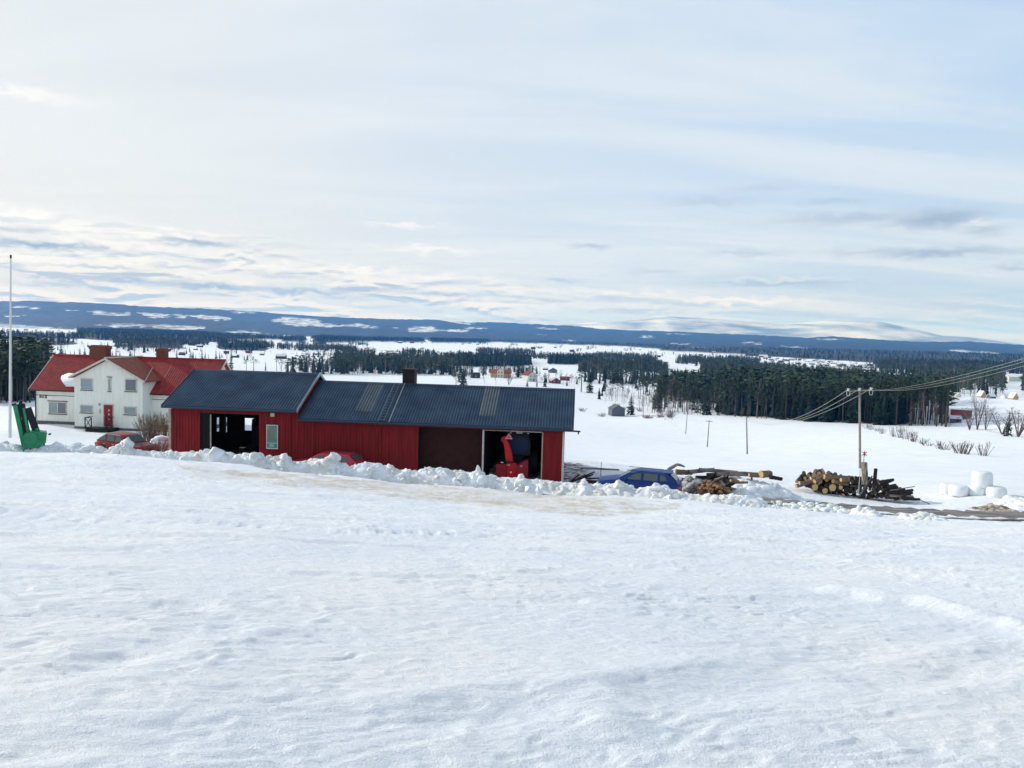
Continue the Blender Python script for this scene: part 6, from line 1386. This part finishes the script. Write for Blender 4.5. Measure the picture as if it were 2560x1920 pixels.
def wire(a, b, sag, label, r=.022, n=28):
    pts = [a.lerp(b, t) - Vector((0, 0, sag * 4 * t * (1 - t))) for t in np.linspace(0, 1, n)]
    o = MB().path(pts, r, 4).build('power_line', m_wire, None); tag(o, label, 'power line', 'power lines of the field'); return o
ends = [(2560, 893, 30), (2560, 901, 29.5), (2560, 912, 29)]
for k, (tp, e) in enumerate(zip(tips, ends)):
    far = Vector(P(2620, e[1] - 14, 27 + k)); far2 = tp.lerp(far, 1.5)
    wire(tp, far, .55, ['upper', 'middle', 'lower'][k] + ' power line running from the near pole to the upper right', r=.006)
    w = wire(tp, q1 + Vector((0, .5 * (k - 1), -.2 - .25 * k)), 2.0, ['left', 'middle', 'right'][k] + ' power line sagging from the near pole towards the leaning field pole', r=.018)
wire(q2, q3, 1.5, 'thin line between the two crossarm poles in the field', r=.02)
# flagpole
fb = at(24.5, 54); fb = Vector(P(24.5, 1070, 54)); ft = Vector(P(27, 637, 54)); fp = thing('flagpole', 'tall white flagpole left of the green machine', 'flagpole', fb)
v = ft - fb; m_fp = mat('flagpole_white', (.66, .67, .68), .4); MB().tube((0, 0, -.6), v * .98, .085, .04, 12).build('pole', m_fp, fp); MB().tube(v * .98, v * 1.0, .055, .05, 10).build('finial', m_black, fp)
# stakes and trail marker
def stake(px, pyb, pyt, r, rad_, label, m, cat='stake'):
    b = Vector(P(px, pyb, r)); h = (pyb - pyt) * r / F; o = MB().tube((0, 0, -.2), (.01, 0, h), rad_, rad_ * .8, 6).build('stake', m, None); o.location = b; tag(o, label, cat); return o
stake(1501, 1208, 1154, 44, .02, 'thin dark stake standing by the bonnet of the blue car', m_black); stake(2147, 1225, 1177, 47.5, .025, 'thin stake standing in front of the big log pile', m_steel)
mkp = thing('trail_marker', 'winter trail marker with red cross beside the near power pole', 'trail marker', Vector(P(2157, 1175, 82))); hh = 41 * 82 / F
MB().tube((0, 0, -.5), (.05, 0, hh), .035, n=6).build('pole', m_pole, mkp)
m_rx = mat('marker_red', (.30, .04, .05), .6)
for s_ in (1, -1): MB().tube((.05 - .22, -.05, hh - .05 - .18 * s_ - .1), (.05 + .22, -.05, hh - .05 + .18 * s_ - .1), .045, n=5).build('cross_board', m_rx, mkp)
MB().tube((.05, -.06, hh - .42), (.05, -.06, hh + .12), .04, n=5).build('cross_board', m_rx, mkp)

# ------------------------------------------------------------------ green belt conveyor / firewood machine
m_green = mat('machine_green', (0.015, 0.26, 0.10), .45, var=.3, vs=2, col2=(.02, .17, .085)); m_belt = mat('black_belt', (.012, .012, .016), .7)
gr = Vector(P(72, 1126, 47)); fm = thing('firewood_machine', 'green firewood machine with two folded black belt conveyors beside the flagpole', 'firewood machine', gr); fm.rotation_euler = (0, 0, rad(33)); _Ri = Matrix.Rotation(-rad(33), 3, 'Z')
def G(px, py, d=0): return _Ri @ (Vector(P(px, py, 47 + d)) - gr)
def trough(a, b, w, dep, m, name, th=.05, y=.3):
    a = Vector(a); b = Vector(b); ax_ = (b - a).normalized(); sd_ = Vector((0, 1, 0)).cross(ax_).normalized() * w; dp = Vector((0, dep, 0)); vs = [a - sd_, a + sd_, b + sd_, b - sd_]; mb = MB()
    mb.add(vs + [v + dp for v in vs], [(0, 1, 2, 3), (7, 6, 5, 4), (0, 4, 5, 1), (1, 5, 6, 2), (2, 6, 7, 3), (3, 7, 4, 0)]); return mb.build(name, m, fm, bevel=.015)
trough(G(60, 1118), G(37, 1012), .10, .25, m_green, 'conveyor_side'); trough(G(75, 1108), G(59, 1020), .06, .25, m_green, 'conveyor_side'); trough(G(68, 1108, .05), G(50, 1010, .05), .22, .12, m_belt, 'conveyor_belt')
trough(G(92, 1082), G(69, 1020), .17, .16, m_belt, 'folded_belt'); trough(G(98, 1085), G(86, 1060), .10, .2, m_green, 'folding_arm')
trough(G(55, 1010), G(47, 1008), .16, .3, m_belt, 'head_roller'); trough(G(36, 1014), G(34, 1009), .1, .2, m_belt, 'end_cap')
MB().prism([(-.26, .18), (.30, .12), (.78, .40), (.84, .95), (.2, 1.06), (-.16, .95)], -.25, .6).build('body', m_green, fm, bevel=.03)
MB().tube((.08, -.32, .66), (.08, .5, .66), .34, n=20).build('saw_housing', m_green, fm, bevel=.02)
MB().tube((.9, 0, .80), (1.02, 0, .86), .05, n=6).build('lever', m_belt, fm)
for x in (-.28, .16): MB().tube((x, -.2, -.25), (x + .08, -.2, .3), .06, n=6).build('leg', m_green, fm)
for x in (-.28, .7): MB().tube((x, .4, -.35), (x, .4, .3), .05, n=6).build('leg', m_green, fm)
for k in (1, 3): MB().box(-.02, .02, -.02, .02, 0, .16).build('cross_tie', m_plinth, fm).location = G(50 + 5.2 * k * .8, 1030 + 20 * k, -.05)

# ------------------------------------------------------------------ shrubs
def shrub(name, label, loc, h, w, stems, m=m_shrub, seed=1, cat='shrub', group=None, thick=.018):
    rr = random.Random(seed); mb = MB()
    for k in range(stems):
        a = rr.uniform(0, 6.28); b = Vector((math.cos(a) * w * .35 * rr.random(), math.sin(a) * w * .35 * rr.random(), -.1)); e = Vector((b.x * 2.2 + rr.uniform(-.2, .2) * w, b.y * 2.2, h * rr.uniform(.55, 1.05)))
        mid = b.lerp(e, .5) + Vector((rr.uniform(-.08, .08), rr.uniform(-.08, .08), .05)) * h * .4; mb.path([b, mid, e], [thick, thick * .7, thick * .35], 3)
        for q in range(5):
            p = mid.lerp(e, rr.random()); e2 = p + Vector((rr.uniform(-.25, .25), rr.uniform(-.25, .25), rr.uniform(.15, .4))) * h * .5; mb.add([p - Vector((thick * .6, 0, 0)), p + Vector((thick * .6, 0, 0)), e2], [(0, 1, 2)])
    o = mb.build(name, m, None); o.location = loc; tag(o, label, cat, group); return o
shrub('shrub', 'dense brown bare shrub before the right corner of the white house', Vector(P(375, 1104, 60)), 2.0, 1.7, 120, seed=2, thick=.02); shrub('shrub', 'thinner bare shrub between the dense shrub and the red hall', Vector(P(412, 1104, 58)), 2.1, 1.4, 60, seed=3)
shrub('shrub', 'low twigs with snow beside the old red car', Vector(P(395, 1138, 52)), .9, 1.9, 70, seed=4, m=mat('reddish_twigs', (.19, .08, .07), .9))
gsh = 'bare tufts along the ditch in the field'
for k, (px, py, h) in enumerate([(2168, 1072, 2.2), (2178, 1076, 2.6), (2192, 1079, 1.8), (2206, 1084, 2.6), (2236, 1092, 3.6), (2250, 1094, 4.5), (2264, 1098, 4.0), (2276, 1102, 3.4), (2284, 1104, 3.0), (2306, 1110, 2.0), (2322, 1116, 1.2), (2352, 1122, 2.0), (2364, 1124, 1.6), (2396, 1132, 2.8), (2404, 1134, 2.4), (2414, 1135, 2.2), (2460, 1140, 2.8)]):
    shrub('shrub', 'tuft of bare twigs in the line of tufts across the right field' if k < 16 else 'lone pale bush right of the line of tufts in the field', hit(px, py, 800, 60), h * .8, 2.6, 15, seed=30 + k, group=gsh if k < 16 else None, thick=.05, m=m_twig)
for k in range(18):
    px = rg_.uniform(1455, 1700); py = rg_.uniform(1012, 1046) if px < 1600 else rg_.uniform(1030, 1048)
    if 1520 < px < 1600 and py > 1030: continue
    shrub('shrub', 'brownish brush clump on the snow around the grey shed', hit(px, py, 900, 60), rg_.uniform(1.2, 2.6), 4, 40, seed=80 + k, group='brush clumps around the grey shed', thick=.06, m=m_twig)
# rail fence left of the hall
fn = thing('fence', 'short dark rail fence between the shrubs and the red hall', 'fence', Vector(P(388, 1092, 60))); 
for k in range(3): MB().box(k * 1.2 - .05, k * 1.2 + .05, -.05, .05, -.3, .95).build('post', m_plinth, fn)
for z in (.45, .85): MB().box(-.1, 2.6, -.09, -.055, z - .05, z + .05).build('rail', m_plinth, fn)

# ------------------------------------------------------------------ buildings out in the valley
m_yel = mat('ochre_wall', (.50, .36, .19), .85, var=.15); m_orr = mat('orange_roof', (.38, .12, .07), .8, var=.25); m_wh = mat('white_wall', (.62, .62, .56), .85); m_gry = mat('grey_boards', (.13, .145, .16), .9, var=.3, vs=1.5); m_dr = mat('dark_red_wall', (.17, .03, .035), .85); m_drr = mat('dull_red_roof', (.22, .045, .05), .8); m_dkr = mat('dark_roof', (.045, .04, .05), .8); m_snr = m_snow2; m_far = mat('dark_timber', (.055, .04, .042), .9)
def cottage(name, label, loc, w, d, h, rise, wallm, roofm, rotz=0, wins=((-.3, 0), (0, 0), (.3, 0)), gable_front=False, group=None, cat='house', door=True, eave=.3):
    t = thing(name, label, cat, loc, rotz, group)
    if gable_front:
        MB().prism([(-w / 2, -.8), (w / 2, -.8), (w / 2, h), (0, h + rise), (-w / 2, h)], -d / 2, d / 2).build('wall', wallm, t)
        mb = MB(); 
        for s_ in (-1, 1): slab(mb, [(s_ * (w / 2 + eave), -d / 2 - eave, h - eave * rise / (w / 2) + .12), (0, -d / 2 - eave, h + rise + .14), (0, d / 2 + eave, h + rise + .14), (s_ * (w / 2 + eave), d / 2 + eave, h - eave * rise / (w / 2) + .12)], .14)
        mb.build('roof', roofm, t)
    else:
        MB().prism([(-d / 2, -.8), (d / 2, -.8), (d / 2, h), (0, h + rise), (-d / 2, h)], -w / 2, w / 2, 'x').build('wall', wallm, t)
        mb = MB()
        for s_ in (-1, 1): slab(mb, [(-w / 2 - eave, s_ * (d / 2 + eave), h - eave * rise / (d / 2) + .12), (w / 2 + eave, s_ * (d / 2 + eave), h - eave * rise / (d / 2) + .12), (w / 2 + eave, 0, h + rise + .14), (-w / 2 - eave, 0, h + rise + .14)], .14)
        mb.build('roof', roofm, t)
    for (fx, fl) in wins:
        o = MB().box(fx * w - .55, fx * w + .55, -d / 2 - .06, -d / 2 - .005, 1.0 + fl * 2.7, 2.3 + fl * 2.7).build('window', m_whitetrim, t); MB().box(fx * w - .45, fx * w + .45, -d / 2 - .08, -d / 2 - .065, 1.1 + fl * 2.7, 2.2 + fl * 2.7).build('pane', m_glass, o)
    if door: MB().box(.16 * w - .5, .16 * w + .5, -d / 2 - .06, -d / 2 - .004, 0, 2.1).build('door', m_dkr, t)
    return t
def hp(px, py): return hit(px, py, 6500, 60)
f1 = cottage('farmhouse', 'large ochre farmhouse with orange tiled roof and pale middle section', hp(1252, 944), 17, 8, 4.0, 3.0, m_yel, m_orr, rotz=-.08, wins=((-.38, 0), (-.2, 0), (.3, 0), (.42, 0)), eave=.5)
MB().prism([(-2.8, 0), (2.8, 0), (2.8, 6.0), (0, 8.1), (-2.8, 6.0)], -5.4, 0).build('middle_gable', mat('pale_ochre', (.6, .52, .38), .8), f1); 
for x in (-1.3, 1.3):
    for z in (1.2, 4.0): MB().box(x - .6, x + .6, -5.48, -5.41, z, z + 1.3).build('window', m_glass, f1)
MB().box(-1.2, -.2, 0, 1, 8.0, 9.3).build('chimney', m_brick, f1)
cottage('house', 'small white two storey house with red roof right of the broad dark spruce', hp(1323, 953), 9, 8, 5.0, 3.0, m_wh, m_drr, rotz=rad(38), wins=((-.2, 0), (.2, 0), (-.2, 1), (.2, 1)), gable_front=True)
cottage('cabin', 'small red cabin with snowy roof right of the white house', hp(1387, 958), 7.5, 7, 2.3, 2.0, m_dr, mat('rosy_snow_roof', (.55, .42, .42), .8), rotz=rad(15), wins=((-.25, 0), (.25, 0)), gable_front=True, cat='cabin')
cottage('cabin', 'long low red shed behind the small red cabin', hp(1412, 951), 8, 5, 2, 1.3, m_dr, m_drr, rotz=-.15, wins=(), cat='shed')
cottage('shed', 'small dark shed left of the light green pine by the farmhouse', hp(1188, 945), 7, 6, 2.6, 2.0, m_far, m_dkr, rotz=.3, wins=((0, 0),), cat='shed')
cottage('house', 'grey blue house with snowy garden behind the white and red houses', hp(1381, 932), 9, 8, 3.6, 2.4, m_gry, m_snr, rotz=.1, wins=((-.25, 0), (.25, 0)), gable_front=True)
cottage('shed', 'low dark shed beside the grey blue house', hp(1364, 925), 7, 5, 2, 1.2, m_far, m_snr, wins=(), cat='shed')
cottage('shed', 'small grey wooden shed with gable towards the viewer in the field corner', hit(1541, 1039, 900, 60), 6.6, 7, 3.6, 1.9, m_gry, m_gry, rotz=rad(8), wins=(), gable_front=True, cat='shed', door=False)
cottage('barn', 'small barn with red roof at the right behind the near wood', hp(2402, 1047), 7, 5, 1.7, 1.9, mat('tan_wall', (.30, .20, .15), .85), m_drr, rotz=-.5, wins=((.2, 0),), cat='barn')
cottage('shed', 'small dark shed with snowy roof left of the red roofed barn', hp(2386, 1056), 4, 3, 1.8, .9, mat('blue_grey_wall', (.07, .10, .13), .85), m_snr, rotz=-.2, wins=(), cat='shed')
for px, py, lab in [(2391, 993, 'small house with a pale pointed roof at the left of the tree lined field'), (2453, 994, 'yellowish house with steep roof beyond the right field'), (2478, 996, 'pale house with a wide window right of the yellowish house'), (2512, 996, 'low pale house with snowy roof beyond the right field'), (2533, 999, 'green and white house with steep roof at the right edge')]:
    cottage('house', lab, hp(px, py), 3.6, 4, 1.6, 3.0 if px in (2453, 2533) else 1.3, {2391: m_wh, 2453: m_yel, 2478: m_gry, 2512: m_wh, 2533: m_yel}[px], m_snr, rotz=.1, gable_front=px in (2391, 2453, 2533), wins=(), door=False)
cottage('house', 'house with a dull red roof among the far trees at the right', hp(2488, 955), 18, 12, 4, 4, m_wh, m_orr, wins=()); cottage('hall', 'long pale hall among the far trees at the right edge', hp(2545, 953), 30, 14, 5, 2, m_wh, m_snr, wins=(), cat='hall')
# farmsteads on the open fields: dark timber buildings, px, py, width in metres
FB = [(620, 883, 12, 'r'), (655, 888, 10, 'd'), (703, 897, 20, 'd'), (736, 898, 8, 'd'), (790, 887, 14, 'd'), (588, 894, 14, 'd'), (566, 884, 12, 'd'), (489, 875, 10, 'd'), (662, 866, 20, 'd'), (640, 862, 9, 'd'), (803, 856, 16, 'd'), (785, 857, 10, 'w'), (900, 862, 14, 'd'), (912, 860, 10, 'd'),
      (1156, 861, 14, 'd'), (1140, 860, 10, 'w'), (1194, 862, 16, 'd'), (1276, 866, 16, 'w'), (1333, 873, 22, 'd'), (1350, 871, 16, 'd'), (1388, 870, 16, 'd'), (1430, 880, 20, 'd'), (1470, 873, 16, 'd'), (1530, 876, 12, 'w'), (1565, 877, 20, 'w'), (1600, 875, 12, 'd'), (1623, 886, 14, 'd'), (1647, 893, 14, 'd'), (1752, 888, 12, 'd'), (1785, 884, 22, 'w'),
      (480, 864, 20, 'd'), (500, 868, 16, 'd'), (65, 826, 20, 'd'), (190, 826, 26, 'w'), (375, 816, 26, 'w'), (405, 821, 20, 'd'), (942, 852, 18, 'd'), (1000, 858, 24, 'd'), (1030, 858, 24, 'r'), (980, 855, 16, 'w'), (1055, 858, 14, 'd'), (1120, 858, 14, 'd'), (1640, 920, 12, 'w'), (1705, 934, 14, 'w'), (1842, 905, 14, 'w'), (455, 888, 12, 'd')]
for i, (px, py, w, c) in enumerate(FB):
    wm, rm = {'d': (m_far, m_snr if i % 3 else m_dkr), 'r': (m_dr, m_drr), 'w': (m_wh, m_snr)}[c]
    cottage('farm_building', {'d': 'dark timber farm building far out on the snow fields', 'r': 'red farm building far out on the snow fields', 'w': 'pale farmhouse far out on the snow fields'}[c], hp(px, py), w * .68, w * .42, w * .2, w * .15, wm, rm, rotz=rt.uniform(-.5, .5), wins=(), door=False, group='farm buildings scattered over the valley', cat='building')
# village houses in the strip beyond the woods
for i in range(34):
    px = 1905 + i * 8.2 + rt.uniform(-3, 3); py = 893 + (px - 1900) * .088 + rt.uniform(-2, 9); c = rt.choice(['w', 'w', 'w', 'y', 'r', 'g', 'g'])
    if px > 2178: continue
    cottage('village_house', {'w': 'white', 'y': 'yellow', 'r': 'red', 'g': 'grey'}[c] + ' village house in the far row beyond the near wood', hp(px, py), rt.uniform(7, 13), 6, 2.6, 2, {'w': m_wh, 'y': m_yel, 'r': m_dr, 'g': m_gry}[c], rt.choice([m_snr, m_snr, m_snr, m_gry]), rotz=rt.uniform(-.6, .6), wins=((-.25, 0), (.25, 0)), group='village houses beyond the near wood')
hb = thing('flagpole', 'slim white flagpole in front of the ochre farmhouse', 'flagpole', hp(1259, 948)); MB().tube((0, 0, 0), (0, 0, 14), .12, .06, 6).build('pole', m_fp, hb)
